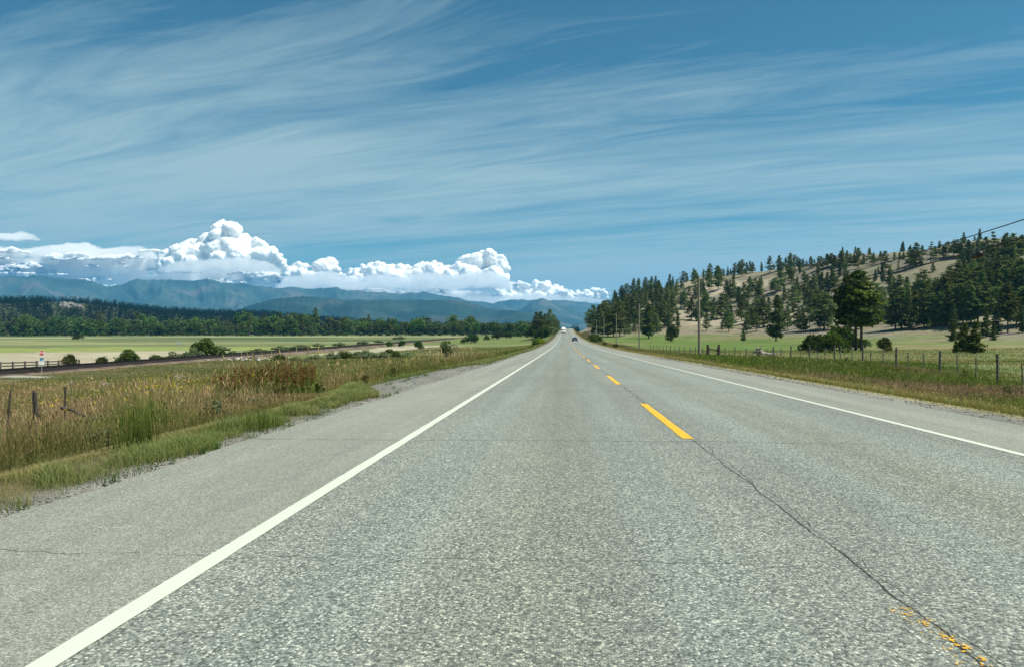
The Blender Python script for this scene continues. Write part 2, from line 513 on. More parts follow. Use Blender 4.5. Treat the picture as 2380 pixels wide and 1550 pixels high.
def mat_paint(name, col, wear):
    m = bpy.data.materials.new(name); T = NT(nodes_of(m))
    b = T.n('ShaderNodeBsdfPrincipled'); b.inputs['Roughness'].default_value = 0.6; b.inputs['Specular IOR Level'].default_value = 0.3
    g = T.n('ShaderNodeNewGeometry'); p = g.outputs['Position']
    xyz = T.n('ShaderNodeSeparateXYZ'); T.l(p, xyz.inputs[0])
    n = T.noise(p, 9, 6, 0.7); n2 = T.noise(p, 0.9, 4, 0.6); vo = T.n('ShaderNodeTexVoronoi'); vo.inputs['Scale'].default_value = 62; T.l(p, vo.inputs['Vector'])
    c = T.mix(T.math('MULTIPLY', n, 0.5), col, tuple(x * 0.72 for x in col))
    T.l(c, b.inputs['Base Color'])
    T.l(T.bump(vo.outputs['Distance'], -0.4, 0.005), b.inputs['Normal'])
    tr = T.n('ShaderNodeBsdfTransparent')
    s = T.n('ShaderNodeSeparateColor'); T.l(vo.outputs['Color'], s.inputs[0])
    near = T.math('MULTIPLY', T.math('SUBTRACT', 8.0, xyz.outputs[1], clamp=True), wear[1])
    thr = T.math('ADD', T.math('MULTIPLY_ADD', n2, 0.35, wear[0]), near)
    hole = T.math('LESS_THAN', T.math('ADD', T.math('MULTIPLY', s.outputs[1], 0.12), T.math('MULTIPLY', T.noise(p, 26, 8, 0.75), 0.9)), thr)
    mx = T.n('ShaderNodeMixShader'); T.l(hole, mx.inputs[0]); T.l(b.outputs[0], mx.inputs[1]); T.l(tr.outputs[0], mx.inputs[2])
    T.out(mx.outputs[0])
    return m


M_ASPHALT = mat_asphalt()
M_LINE = mat_paint('worn_white_paint', (0.56, 0.585, 0.50), (0.05, 0.03))
M_YELLOW = mat_paint('worn_yellow_paint', (0.72, 0.40, 0.025), (0.06, 0.33))


def mat_cloud(name, col, sss=130.0):
    m = bpy.data.materials.new(name); T = NT(nodes_of(m))
    b = T.n('ShaderNodeBsdfPrincipled'); b.subsurface_method = 'RANDOM_WALK'
    b.inputs['Base Color'].default_value = (*col, 1); b.inputs['Roughness'].default_value = 1.0; b.inputs['Specular IOR Level'].default_value = 0.0
    b.inputs['Subsurface Weight'].default_value = 1.0; b.inputs['Subsurface Radius'].default_value = (1, 1, 1); b.inputs['Subsurface Scale'].default_value = sss
    T.out(b.outputs[0])
    return m


M_CLOUD = mat_cloud('cloud_vapour', (0.90, 0.90, 0.89), 110.0); M_BANK = bpy.data.materials.new('thin_cloud_vapour'); _T = NT(nodes_of(M_BANK))
_v = _T.n('ShaderNodeVolumePrincipled'); _v.inputs['Color'].default_value = (0.98, 0.98, 0.98, 1); _v.inputs['Density'].default_value = 0.0030; _v.inputs['Anisotropy'].default_value = 0.0; _v.inputs['Density Attribute'].default_value = ''
_o = _T.n('ShaderNodeOutputMaterial'); _T.l(_v.outputs[0], _o.inputs['Volume'])


def mat_mountain(name, forest, bare, snow_z=None):
    m = bpy.data.materials.new(name); T = NT(nodes_of(m))
    b = T.n('ShaderNodeBsdfDiffuse')
    g = T.n('ShaderNodeNewGeometry'); p = g.outputs['Position']
    n1 = T.noise(p, 0.0016, 8, 0.62); n2 = T.noise(p, 0.012, 6, 0.7)
    f = T.math('ADD', T.math('MULTIPLY', n1, 0.75), T.math('MULTIPLY', n2, 0.25))
    c = T.ramp(f, [(0.36, tuple(x * 0.75 for x in forest)), (0.52, tuple(x * 1.5 for x in forest)), (0.60, bare), (0.75, bare)])
    if snow_z:
        xyz = T.n('ShaderNodeSeparateXYZ'); T.l(p, xyz.inputs[0])
        h = T.math('ADD', xyz.outputs[2], T.math('MULTIPLY_ADD', n2, 260, -130))
        k = T.math('MULTIPLY', T.math('SUBTRACT', h, snow_z), 0.02, clamp=True)
        k = T.math('MULTIPLY', k, T.math('LESS_THAN', T.math('ABSOLUTE', T.math('ADD', xyz.outputs[0], 5560.0)), 380.0))
        c = T.mix(k, c, (0.8, 0.82, 0.85))
    T.l(c, b.inputs[0])
    T.out(b.outputs[0])
    return m


# lettering of the sign as a mesh
_cu = bpy.data.curves.new('lettering', 'FONT'); _cu.body = 'STOP'; _cu.size = 0.36; _cu.align_x = 'CENTER'; _cu.align_y = 'CENTER'; _cu.extrude = 0.001; _cu.offset = 0.008
_co = bpy.data.objects.new('lettering', _cu); COL.objects.link(_co); bpy.context.view_layer.update()
STOP_ME = bpy.data.meshes.new_from_object(_co.evaluated_get(bpy.context.evaluated_depsgraph_get()))
STOP_ME.materials.clear(); STOP_ME.materials.append(M_WHITE)
bpy.data.objects.remove(_co); bpy.data.curves.remove(_cu)

# ------------------------------------------------------------------ ground sheet
def axis(inner, step, outer, grow):
    v = list(np.arange(0, inner, step)); s = step; x = inner
    while x < outer:
        v.append(x); s *= grow; x += s
    v.append(outer)
    return np.array(v)


xr = axis(14, 0.35, 18000, 1.03); xl_ = -axis(20, 0.4, 18000, 1.03)[::-1][:-1]
GX = np.unique(np.concatenate([xl_, xr, [ROAD_L - 0.06, ROAD_L - 0.04, ROAD_R + 0.04, ROAD_R + 0.06]]))
GY = np.unique(np.concatenate([-axis(10, 2, 600, 1.2)[::-1][:-1], axis(60, 0.6, 18500, 1.02)]))


def ground_colour(X, Y, Z):
    C = np.zeros(X.shape + (3,))
    n = fbm(X * 0.06, Y * 0.06, 5, 51); n2 = fbm(X * 0.4, Y * 0.4, 4, 53); nb = fbm(X * 0.012, Y * 0.03, 4, 55)

    def put(mask, col):
        C[...] = C * (1 - mask[..., None]) + np.array(col) * mask[..., None]
    C[...] = (0.105, 0.10, 0.05)
    # left slope: dry grass with green
    put(sstep(0.42, 0.62, n) * (X < 0), (0.115, 0.095, 0.05))
    put((X < -18) * (Y > 120) * sstep(0.4, 0.6, nb), (0.145, 0.165, 0.06))
    dt = X - xtrack(Y)
    # beyond the track: hay, light green, reeds
    beyond = (dt < -4.5) * (Y > 30)
    put(beyond * 1.0, (0.155, 0.18, 0.08))
    rr = np.hypot(X, Y)
    wob = 70 * (nb - 0.5)
    hay = beyond * sstep(0.44, 0.54, -X / np.maximum(Y, 1) + 0.12 * (nb - 0.5)) * (1 - sstep(285, 320, rr + wob))
    put(beyond * sstep(370, 410, rr + wob), (0.125, 0.145, 0.062))
    put(hay, (0.33, 0.295, 0.215))
    put(beyond * sstep(290, 320, rr + wob) * (1 - sstep(380, 410, rr + wob)), (0.20, 0.235, 0.075))
    mot = sstep(0.50, 0.56, fbm(X * 0.006, Y * 0.022, 4, 57)) * beyond * sstep(400, 440, rr)
    put(mot * 0.85, (0.065, 0.092, 0.04))
    mot = sstep(0.52, 0.58, fbm(X * 0.004, Y * 0.016, 4, 59)) * beyond * sstep(420, 520, rr)
    put(mot * 0.8, (0.235, 0.245, 0.115))
    put(beyond * sstep(800, 830, rr) * (1 - sstep(890, 905, rr)), (0.25, 0.265, 0.13))
    # pasture between track and road further on
    put((X < -8) * (dt > 6) * sstep(150, 210, Y), (0.125, 0.155, 0.05))
    ps = (X < -14) * (dt > 8) * sstep(0.50, 0.57, fbm(X * 0.03, Y * 0.02, 4, 61)) * sstep(130, 190, Y) * (1 - sstep(330, 420, Y))
    put(ps, (0.34, 0.30, 0.22))
    # right side
    put((X > 7) * (X < 20.5), (0.17, 0.155, 0.075))
    put((X > 7) * (X < 10.2), (0.26, 0.225, 0.10))
    past = (X >= 20) * 1.0
    put(past, (0.098, 0.145, 0.036))
    put(past * sstep(0.46, 0.6, fbm(X * 0.02, Y * 0.035, 4, 63)), (0.165, 0.155, 0.072))
    put(past * sstep(0.02, 0.3, X / np.maximum(Y, 1) - 0.33) * (1 - sstep(0.0, 3, Z)) * 0.55, (0.185, 0.19, 0.085))
    # hill
    hs = sstep(-2.3, 1.5, Z + 2.5 * (n - 0.5)) * (X > 12) * (Y > 150)
    put(hs * 0.92, (0.20, 0.175, 0.125))
    put(hs * sstep(0.46, 0.6, fbm(X * 0.025, Y * 0.02, 5, 65)), (0.17, 0.155, 0.12))
    pr = X - RIDGE_A[0], Y - RIDGE_A[1]
    t = pr[0] * RIDGE_N[0] + pr[1] * RIDGE_N[1]; s = pr[0] * RIDGE_D[0] + pr[1] * RIDGE_D[1]
    scree = hs * sstep(0.53, 0.62, fbm(s * 0.009, t * 0.028, 5, 67)) * sstep(20, 60, t) * (1 - sstep(190, 230, t))
    put(scree, (0.33, 0.285, 0.21))
    put(hs * sstep(0.6, 0.68, fbm(X * 0.05, Y * 0.05, 4, 69)) * 0.6, (0.12, 0.125, 0.06))
    # gravel edges
    wl = 4.5 + 0.25 * (n2 - 0.5) + 1.9 * sstep(17, 23, Y) * (1 - sstep(34, 44, Y))
    put(((X > -wl) & (X < -3)).astype(float), (0.19, 0.185, 0.165))
    wr = 7.85 + 0.5 * (n2 - 0.5)
    put(((X < wr) & (X > 6)).astype(float), (0.21, 0.205, 0.18))
    # ballast
    bal = (np.abs(dt + 0.0) < 4.6 + 1.2 * (n2 - 0.5)) * (Y > -50) * (Y < 900)
    put(bal * 1.0, (0.21, 0.135, 0.085))
    put(bal * sstep(0.48, 0.6, n2) * 0.7, (0.27, 0.20, 0.14))
    put(bal * sstep(3.6, 4.4, np.abs(dt)) * sstep(0.5, 0.56, n2), (0.08, 0.08, 0.06))
    # crossing lane
    lane = lane_mask(X, Y, n2)
    put(lane, (0.34, 0.325, 0.285))
    # woodland floor on the left hill
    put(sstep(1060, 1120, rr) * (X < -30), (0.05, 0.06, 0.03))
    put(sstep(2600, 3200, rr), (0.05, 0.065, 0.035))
    return C


LANE = [(-72.0, 98.0), (-84.0, 101.0), (-110.0, 106.0)]
PATCH = (-30.5, 63.0)


def lane_mask(X, Y, n2):
    best = np.full(X.shape, 1e9)
    for (x0, y0), (x1, y1) in zip(LANE[:-1], LANE[1:]):
        dx, dy = x1 - x0, y1 - y0
        u = np.clip(((X - x0) * dx + (Y - y0) * dy) / (dx * dx + dy * dy), 0, 1)
        best = np.minimum(best, np.hypot(X - x0 - u * dx, Y - y0 - u * dy))
    pat = np.hypot((X - PATCH[0]) / 1.7, (Y - PATCH[1]) / 1.1)
    return np.maximum(1 - sstep(1.3, 2.2, best + 1.6 * (n2 - 0.5)), 1 - sstep(2.0, 2.8, pat + 1.6 * (n2 - .5)))


XX, YY = np.meshgrid(GX, GY)
ZZ = ground(XX, YY)
CC = ground_colour(XX, YY, ZZ)
nx, ny = len(GX), len(GY)
idx = np.arange(nx * ny).reshape(ny, nx)
quads = np.stack([idx[:-1, :-1], idx[:-1, 1:], idx[1:, 1:], idx[1:, :-1]], -1).reshape(-1, 4)
me = mesh_np('ground', np.stack([XX, YY, ZZ], -1).reshape(-1, 3), [quads], M_GROUND, CC.reshape(-1, 3), smooth=True)
tag(link('ground', me), kind='structure')

# from here on heights are read off the built sheet itself
def ground(X, Y):
    X = np.asarray(X, float); Y = np.asarray(Y, float)
    i = np.clip(np.searchsorted(GX, X) - 1, 0, nx - 2); j = np.clip(np.searchsorted(GY, Y) - 1, 0, ny - 2)
    u = np.clip((X - GX[i]) / (GX[i + 1] - GX[i]), 0, 1); v = np.clip((Y - GY[j]) / (GY[j + 1] - GY[j]), 0, 1)
    return (ZZ[j, i] * (1 - u) + ZZ[j, i + 1] * u) * (1 - v) + (ZZ[j + 1, i] * (1 - u) + ZZ[j + 1, i + 1] * u) * v


# ------------------------------------------------------------------ road and markings
RY = GY[(GY >= -12) & (GY <= 900)]


def strip(name, x0, x1, ys, dz, mat, xs=None):
    xs = np.array([x0, x1]) if xs is None else xs
    A, B = np.meshgrid(xs, ys)
    Z = zroad(B) + dz
    n = len(xs); ii = np.arange(len(ys) * n).reshape(len(ys), n)
    q = np.stack([ii[:-1, :-1], ii[:-1, 1:], ii[1:, 1:], ii[1:, :-1]], -1).reshape(-1, 4)
    return mesh_np(name, np.stack([A, B, Z], -1).reshape(-1, 3), [q], mat)


# pavement with an uneven broken edge
ysr = np.concatenate([np.arange(-12, 60, 0.15), RY[RY > 60]])
el = ROAD_L + 0.10 * (fbm(ysr * 1.3, ysr * 0 + 1, 4, 71) - 0.5) + 0.12 * (fbm(ysr * 0.2, ysr * 0 + 4, 3, 72) - 0.5)
er = ROAD_R + 0.12 * (fbm(ysr * 1.3, ysr * 0 + 9, 4, 73) - 0.5) + 0.12 * (fbm(ysr * 0.2, ysr * 0 + 6, 3, 74) - 0.5)
cols = [el, el * 0 - 2.1, el * 0 + 1.6, el * 0 + 5.3, er]
Vx = np.stack([el, el] + cols[1:4] + [er, er], 1)
Zr = zroad(ysr)[:, None] + np.array([-0.15, 0.0, 0.0, 0.02, 0.0, 0.0, -0.15])[None]
Vy = np.repeat(ysr[:, None], 7, 1)
ii = np.arange(len(ysr) * 7).reshape(len(ysr), 7)
q = np.stack([ii[:-1, :-1], ii[:-1, 1:], ii[1:, 1:], ii[1:, :-1]], -1).reshape(-1, 4)
tag(link('road', mesh_np('road', np.stack([Vx, Vy, Zr], -1).reshape(-1, 3), [q], M_ASPHALT)), kind='structure')


def crown_z(x):
    return np.interp(x, [-4.2, -2.1, 1.6, 5.3, 7.3], [0, 0, 0.02, 0, 0])


def mark(name, xc, w, y0, y1):
    ys = np.concatenate([[y0], ysr[(ysr > y0) & (ysr < y1)], [y1]])
    xa, xb = xc - w / 2, xc + w / 2
    jl = 0.012 * (fbm(ys * 3, ys * 0 + 2, 3, 75) - 0.5)
    V = np.stack([np.stack([xa + jl, ys, zroad(ys) + crown_z(xa) + 0.005], -1), np.stack([xb - jl, ys, zroad(ys) + crown_z(xb) + 0.005], -1)], 1)
    k = np.arange(len(ys) * 2).reshape(len(ys), 2)
    qq = np.stack([k[:-1, 0], k[:-1, 1], k[1:, 1], k[1:, 0]], -1)
    return V.reshape(-1, 3), qq


def marks(name, items, mat):
    VV, FF, o = [], [], 0
    for it in items:
        v, f = mark(name, *it); VV.append(v); FF.append(f + o); o += len(v)
    tag(link(name, mesh_np(name, np.concatenate(VV), [np.concatenate(FF)], mat)), kind='structure')


marks('road_edge_line', [(-2.10, 0.13, -12, 860)], M_LINE)
marks('road_edge_line', [(5.30, 0.12, -12, 860)], M_LINE)
marks('road_centre_line', [(1.64, 0.16, -3.0, 3.75)] + [(1.64, 0.145, 10.0 + 12.55 * k, 15.55 + 12.55 * k) for k in range(0, 66)], M_YELLOW)

# ------------------------------------------------------------------ mountains
def mountain(name, pts, D, depth, seed, mat, rough=0.16, lo=-30.0, foot=0.35):
    ae = [az_el(*p) for p in pts]
    A = np.array([a for a, e in ae]); E = np.array([e for a, e in ae])
    o = np.argsort(A); A, E = A[o], E[o]
    naz = max(60, int((A[-1] - A[0]) / 0.0012)); nr = 90
    az = np.linspace(A[0], A[-1], naz); ev = np.interp(az, A, E)
    jag = 0.0026 * (fbm(az * 230, az * 0 + seed, 5, seed + 3, .55) - 0.5) * np.clip(ev / .04, 0, 1)
    u = np.linspace(0, 1.5, nr)
    AZ, U = np.meshgrid(az, u)
    RR = D - depth + depth * U
    X, Y = RR * np.sin(AZ), RR * np.cos(AZ)
    top = (ev[None, :] + jag[None, :] * sstep(0.72, 1.0, U)) * D + CAMZ
    prof = np.where(U < 1, U ** 1.15, 1 - (U - 1) * 1.3)
    # spurs and gullies that run down from the ridge, fading at the ridge line
    sp = np.abs(fbm(AZ * D / 900 + 3 * (fbm(X / 2500, Y / 2500, 3, seed + 5) - 0.5), U * 1.2, 5, seed) - 0.5) * 2
    dm = 4 * np.clip(U * (1 - U), 0, 1) * (U < 1)
    Z = lo + (top - lo) * np.clip(prof, 0, None) * (1 - 0.9 * dm * (0.5 - sp)) + rough * (top - lo) * (fbm(X / 700, Y / 700, 6, seed + 9) - 0.5) * (0.06 + dm)
    k = np.arange(naz * nr).reshape(nr, naz)
    qq = np.stack([k[:-1, :-1], k[:-1, 1:], k[1:, 1:], k[1:, :-1]], -1).reshape(-1, 4)
    tag(link(name, mesh_np(name, np.stack([X, Y, Z], -1).reshape(-1, 3), [qq], mat, smooth=True)), kind='structure')


MT_FAR = mat_mountain('far_mountain_forest', (0.034, 0.056, 0.040), (0.11, 0.108, 0.09), 866)
MT_MID = mat_mountain('mid_ridge_forest', (0.020, 0.038, 0.030), (0.06, 0.07, 0.05))
mountain('mountain_range', [(-700, 660), (-350, 648), (-100, 646), (0, 640.7), (46, 642.6), (83, 639.4), (121, 643.4), (161, 648.8), (188, 648), (210, 651.4), (250, 665.4), (280, 661.7),
          (317, 646.9), (344, 651), (376, 650), (419, 650), (454, 652), (484, 645.5), (516, 658.7), (543, 659.5), (560, 657), (572, 656.8), (608, 665.4),
          (654, 669.7), (681, 665.4), (713, 671.6), (737, 669.7), (780, 666.2), (804, 675.6), (834, 673.8), (863, 678.3), (890, 678.3),
          (925, 683), (957, 679), (968, 681.6), (984, 677), (1030, 687), (1060, 690.4), (1097, 700), (1113, 698.5), (1143, 705), (1200, 720), (1300, 760)], 13500, 4200, 101, MT_FAR)
mountain('mountain_range', [(1060, 735), (1100, 715), (1143, 705), (1160, 700.7), (1189, 696.5), (1219, 696), (1233, 697.6), (1259, 694), (1274, 696.5), (1303, 697.6), (1329, 698.2), (1337, 701),
          (1354, 700), (1383, 706), (1500, 715), (1700, 735), (2000, 750)], 14800, 3000, 131, MT_FAR)
mountain('mountain_peak', [(1130, 760), (1180, 738), (1215, 716), (1240, 699), (1259, 692.7), (1275, 698), (1310, 711), (1350, 724), (1400, 737), (1480, 755), (1600, 765)], 11500, 3200, 151, MT_FAR)
mountain('forested_ridge', [(520, 745), (550, 722), (576, 710.6), (630, 695.8), (680, 690), (710, 688.5), (764, 692), (799, 698), (871, 697), (966, 696.6), (1046, 696.6), (1086, 702.5), (1131, 714.6),
          (1155, 720.8), (1191, 721.4), (1219, 724), (1240, 728), (1262, 741), (1300, 762), (1340, 770)], 7600, 2600, 171, MT_MID)

# ------------------------------------------------------------------ leaf-card builders
def rand_frames(n, rng):
    a = rng.normal(size=(n, 3)); a /= np.linalg.norm(a, axis=1, keepdims=True)
    b = rng.normal(size=(n, 3)); b -= (b * a).sum(1, keepdims=True) * a; b /= np.linalg.norm(b, axis=1, keepdims=True)
    return a, b


def cards(C, la, lb, a, b):
    """pointed leaf-clump faces round centres C"""
    la = np.asarray(la)[:, None]; lb = np.asarray(lb)[:, None]
    V = np.stack([C - a * la, C - b * lb + a * la * 0.15, C + a * la, C + b * lb + a * la * 0.15], 1).reshape(-1, 3)
    Q = np.arange(len(C) * 4).reshape(-1, 4)
    return V, Q


def tube_np(pts, rads, n=6):
    pts = np.asarray(pts, float); m = len(pts)
    V = []
    for i in range(m):
        d = pts[min(i + 1, m - 1)] - pts[max(i - 1, 0)]; d = d / (np.linalg.norm(d) + 1e-9)
        u = np.cross(d, [0, 0, 1.0] if abs(d[2]) < 0.9 else [1.0, 0, 0]); u /= np.linalg.norm(u); w = np.cross(d, u)
        th = 2 * np.pi * np.arange(n) / n
        V.append(pts[i] + rads[i] * (np.cos(th)[:, None] * u + np.sin(th)[:, None] * w))
    k = np.arange(m * n).reshape(m, n)
    Q = np.stack([k[:-1], np.roll(k[:-1], -1, 1), np.roll(k[1:], -1, 1), k[1:]], -1).reshape(-1, 4)
    return np.concatenate(V), Q


def join(parts):
    VV, QQ, o = [], [], 0
    for v, q in parts:
        VV.append(v); QQ.append(q + o); o += len(v)
    return np.concatenate(VV), np.concatenate(QQ)


def pine_arrays(seed, H=1.0, rad=0.2, base=0.18, nb=70, nt=3, kq=7, size=0.045, shape='cone', spread=0.35, cols=((0.038, 0.062, 0.026), (0.085, 0.11, 0.036)), limbs=True):
    """unit-height pine: crown cards and wood tubes"""
    rng = np.random.default_rng(seed)
    bend = rng.normal(size=2) * 0.015
    tp = lambda h: np.array([bend[0] * h * h, bend[1] * h * h, h])
    wood = [tube_np([tp(0) - [0, 0, 0.03], tp(0.03), tp(0.3), tp(0.6), tp(0.97)], [0.02, 0.0155, 0.0125, 0.008, 0.0015], 7)]
    C, S, K, OUT = [], [], [], []
    gaps = rng.uniform(0, 2 * np.pi, 4); gh = rng.uniform(base, 1, 4)
    for i in range(nb):
        nw = max(7, nb // 5)
        wi = (i * nw // nb + 0.5 + rng.uniform(-0.22, 0.22)) / nw
        h = base + (0.97 - base) * wi ** 0.92
        u = (h - base) / (1 - base)
        if shape == 'cone':
            L = rad * (1 - u) ** 0.85 * min(1, 0.6 + u * 3.0)
        elif shape == 'spire':
            L = rad * (1 - u) ** 0.62 * min(1, 0.5 + 1.8 * u)
        elif shape == 'round':
            L = rad * math.sqrt(max(0.02, 1 - (2 * (u - 0.42)) ** 2 * 0.75)) * (1.0 if u < 0.8 else 0.75)
        else:
            L = rad * (1 - u ** 1.8) * min(1, 0.5 + u * 2.5)
        L = max(L, 0.02) * rng.uniform(0.5, 1.25)
        th = rng.uniform(0, 2 * np.pi)
        if any(abs(((th - g + np.pi) % (2 * np.pi)) - np.pi) < 0.5 and abs(h - q) < 0.06 for g, q in zip(gaps, gh)): L *= 0.45
        dz = rng.uniform(-0.10, 0.25) * L * (1 if u > 0.3 else -0.6)
        d = np.array([math.cos(th), math.sin(th), 0])
        p0 = tp(h); p1 = p0 + d * L + [0, 0, dz]
        if limbs and L > 0.06:
            wood.append(tube_np([p0, (p0 + p1) / 2 + [0, 0, -0.05 * L], p1], [0.0045, 0.003, 0.001], 3))
        c = rng.uniform(0, 1)
        for j in range(nt):
            f = (0.35 + 0.65 * (j + rng.uniform(0.2, 1)) / nt) if L > 0.05 else rng.uniform(0.2, 1)
            cc = p0 + (p1 - p0) * f + rng.normal(size=3) * [0.03, 0.03, 0.008] * spread * 2 * (1.15 - u)
            m = kq
            tq = 1.12 - 0.55 * u
            P = cc + rng.normal(size=(m, 3)) * np.array([1, 1, 0.5]) * size * 0.75 * tq
            C.append(P); S.append(size * tq * rng.uniform(0.5, 1.1, m)); K.append(np.clip(c * 0.6 + rng.uniform(0, 0.4, m) + 0.0, 0, 1)); OUT.append(np.repeat(d[None], m, 0))
    C = np.concatenate(C); S = np.concatenate(S); K = np.concatenate(K); OUT = np.concatenate(OUT)
    a, b = rand_frames(len(C), rng)
    a = a + OUT * 0.1 + [0, 0, 0.1]; a /= np.linalg.norm(a, axis=1, keepdims=True)
    b -= (b * a).sum(1, keepdims=True) * a; b /= np.linalg.norm(b, axis=1, keepdims=True)
    V, Q = cards(C, S, S * 0.55, a, b)
    colr = np.array(cols[0])[None] * (1 - K[:, None]) + np.array(cols[1])[None] * K[:, None]
    WV, WQ = join(wood)
    return V, Q, np.repeat(colr, 4, 0), WV, WQ


def leafy_arrays(seed, w=0.5, base=0.25, lobes=14, per=60, size=0.05, cols=((0.05, 0.085, 0.022), (0.11, 0.15, 0.04)), stems=5, flat=1.0):
    """unit-height broadleaf crown built of leaf cards on uneven lobes, with limbs"""
    rng = np.random.default_rng(seed)
    C, K, N, wood = [], [], [], []
    zc = (1 + base) / 2; hz = (1 - base) / 2
    ends = []
    for i in range(lobes):
        d = rng.normal(size=3); d /= np.linalg.norm(d)
        r = rng.uniform(0.35, 0.78)
        if stems > 1:
            q0 = rng.uniform(0, 1) ** 0.6; an = rng.uniform(0, 6.28)
            c = np.array([math.cos(an) * w * 0.46 * q0, math.sin(an) * w * 0.40 * q0, base + (1 - base) * (0.12 + rng.uniform(0.1, 0.72) * (1 - 0.55 * q0 * q0))])
        else:
            c = np.array([d[0] * w * 0.5 * r, d[1] * w * 0.5 * r, zc + d[2] * hz * r * flat])
        lr = rng.uniform(0.16, 0.30) * min(w, 1) * 0.9 + 0.02
        m = per
        q = rng.normal(size=(m, 3)); q /= np.linalg.norm(q, axis=1, keepdims=True)
        P = c + q * (lr * rng.uniform(0.55, 1.1, m) ** 0.6)[:, None] * [1, 1, 0.85]
        P[:, 2] = np.maximum(P[:, 2], 0.02)
        C.append(P); N.append(q); K.append(np.clip(rng.uniform(0, 1) * 0.6 + rng.uniform(0, 0.4, m), 0, 1)); ends.append(c)
    C = np.concatenate(C); N = np.concatenate(N); K = np.concatenate(K)
    a, b = rand_frames(len(C), rng)
    S = size * rng.uniform(0.5, 1.15, len(C))
    V, Q = cards(C, S, S * 0.65, a, b)
    colr = np.array(cols[0])[None] * (1 - K[:, None]) + np.array(cols[1])[None] * K[:, None]
    if stems == 1:
        wood.append(tube_np([[0, 0, -0.04], [0.005, 0, 0.15], [0, 0.01, zc]], [0.03, 0.022, 0.010], 7))
        for e in ends: wood.append(tube_np([[0, 0, base * 0.7], (np.array([0, 0, base]) + e) / 2, e], [0.013, 0.008, 0.003], 4))
    else:
        for i, e in enumerate(ends[:max(stems, 3)]):
            s0 = rng.normal(size=2) * 0.04
            wood.append(tube_np([[s0[0], s0[1], -0.03], [s0[0] + e[0] * 0.35, s0[1] + e[1] * 0.35, e[2] * 0.5], e], [0.016, 0.011, 0.004], 5))
    WV, WQ = join(wood)
    return V, Q, np.repeat(colr, 4, 0), WV, WQ


def proto(name, arr, leafmat, barkmat):
    V, Q, c, WV, WQ = arr
    crown = mesh_np(name + '_crown', V, [Q], leafmat, c)
    trunk = mesh_np(name + '_trunk', WV, [WQ], barkmat, smooth=True)
    # one joined mesh for copies too small to show parts
    VV = np.concatenate([V, WV]); ccol = np.concatenate([c, np.full((len(WV), 3), 0.08)])
    mi = np.concatenate([np.zeros(len(Q)), np.ones(len(WQ))])
    whole = mesh_np(name, VV, [np.concatenate([Q, WQ + len(V)])], [leafmat, barkmat], ccol, matidx=mi)
    return crown, trunk, whole


GREY = ((0.058, 0.092, 0.042), (0.165, 0.195, 0.075))
PINES = [proto('pine', pine_arrays(200 + i, rad=r, base=b, nb=n, nt=3, kq=7, size=0.042, shape=s, cols=GREY), M_NEEDLE, M_BARK)
         for i, (r, b, n, s) in enumerate([(0.30, 0.10, 74, 'cone'), (0.28, 0.14, 70, 'oval'), (0.25, 0.08, 66, 'cone'), (0.27, 0.24, 58, 'round'), (0.25, 0.16, 56, 'oval'), (0.33, 0.07, 80, 'cone'), (0.22, 0.2, 46, 'cone')])]
SPARSE = proto('pine', pine_arrays(231, rad=0.17, base=0.3, nb=30, nt=2, kq=7, size=0.04, shape='oval', cols=GREY), M_NEEDLE, M_BARK)
BIGP = [proto('pine', pine_arrays(240 + i, rad=r, base=b, nb=n, nt=5, kq=13, size=0.026, shape=s, cols=cc), M_NEEDLE, M_BARK)
        for i, (r, b, n, s, cc) in enumerate([
            (0.26, 0.31, 130, 'spire', ((0.045, 0.072, 0.026), (0.155, 0.165, 0.045))), (0.24, 0.34, 115, 'spire', ((0.038, 0.062, 0.026), (0.11, 0.125, 0.04))),  # sunlight put into the first pine's needle colours, shade into the second's
            (0.23, 0.10, 150, 'spire', GREY), (0.24, 0.32, 120, 'spire', ((0.045, 0.075, 0.026), (0.15, 0.17, 0.045))),
            (0.26, 0.27, 120, 'spire', GREY)])]
YOUNG = [proto('pine', pine_arrays(260 + i, rad=0.30, base=0.06, nb=75, nt=4, kq=11, size=0.042, shape='cone', cols=((0.05, 0.08, 0.024), (0.13, 0.155, 0.04))), M_NEEDLE, M_BARK) for i in range(3)]
LEAFY = [proto('leafy', leafy_arrays(300 + i, w=w, base=0.12, lobes=18, per=46, size=0.06, stems=1, cols=c), M_LEAF, M_BARKG)
         for i, (w, c) in enumerate([(0.8, ((0.06, 0.11, 0.03), (0.13, 0.19, 0.05))), (0.65, ((0.05, 0.095, 0.03), (0.11, 0.16, 0.048))), (0.95, ((0.045, 0.085, 0.028), (0.095, 0.14, 0.044))),
                                     (0.55, ((0.07, 0.10, 0.05), (0.14, 0.17, 0.085)))])]
BUSH = [proto('bush', leafy_arrays(320 + i, w=w, base=0.0, lobes=22, per=110, size=s, stems=5, cols=c), M_LEAF, M_BARKG)
        for i, (w, s, c) in enumerate([(1.7, 0.06, ((0.03, 0.06, 0.02), (0.075, 0.11, 0.03))), (1.5, 0.06, ((0.045, 0.08, 0.022), (0.10, 0.14, 0.036))),
                                       (1.3, 0.07, ((0.11, 0.145, 0.085), (0.22, 0.26, 0.155))), (1.0, 0.055, ((0.05, 0.07, 0.024), (0.11, 0.13, 0.045))),
                                       (1.4, 0.06, ((0.09, 0.12, 0.012), (0.24, 0.26, 0.025)))])]
WISPY = proto('bush', leafy_arrays(341, w=0.95, base=0.28, lobes=13, per=60, size=0.042, stems=9, cols=((0.045, 0.07, 0.03), (0.10, 0.13, 0.05))), M_LEAF, M_BARKG)

SLIM = {}


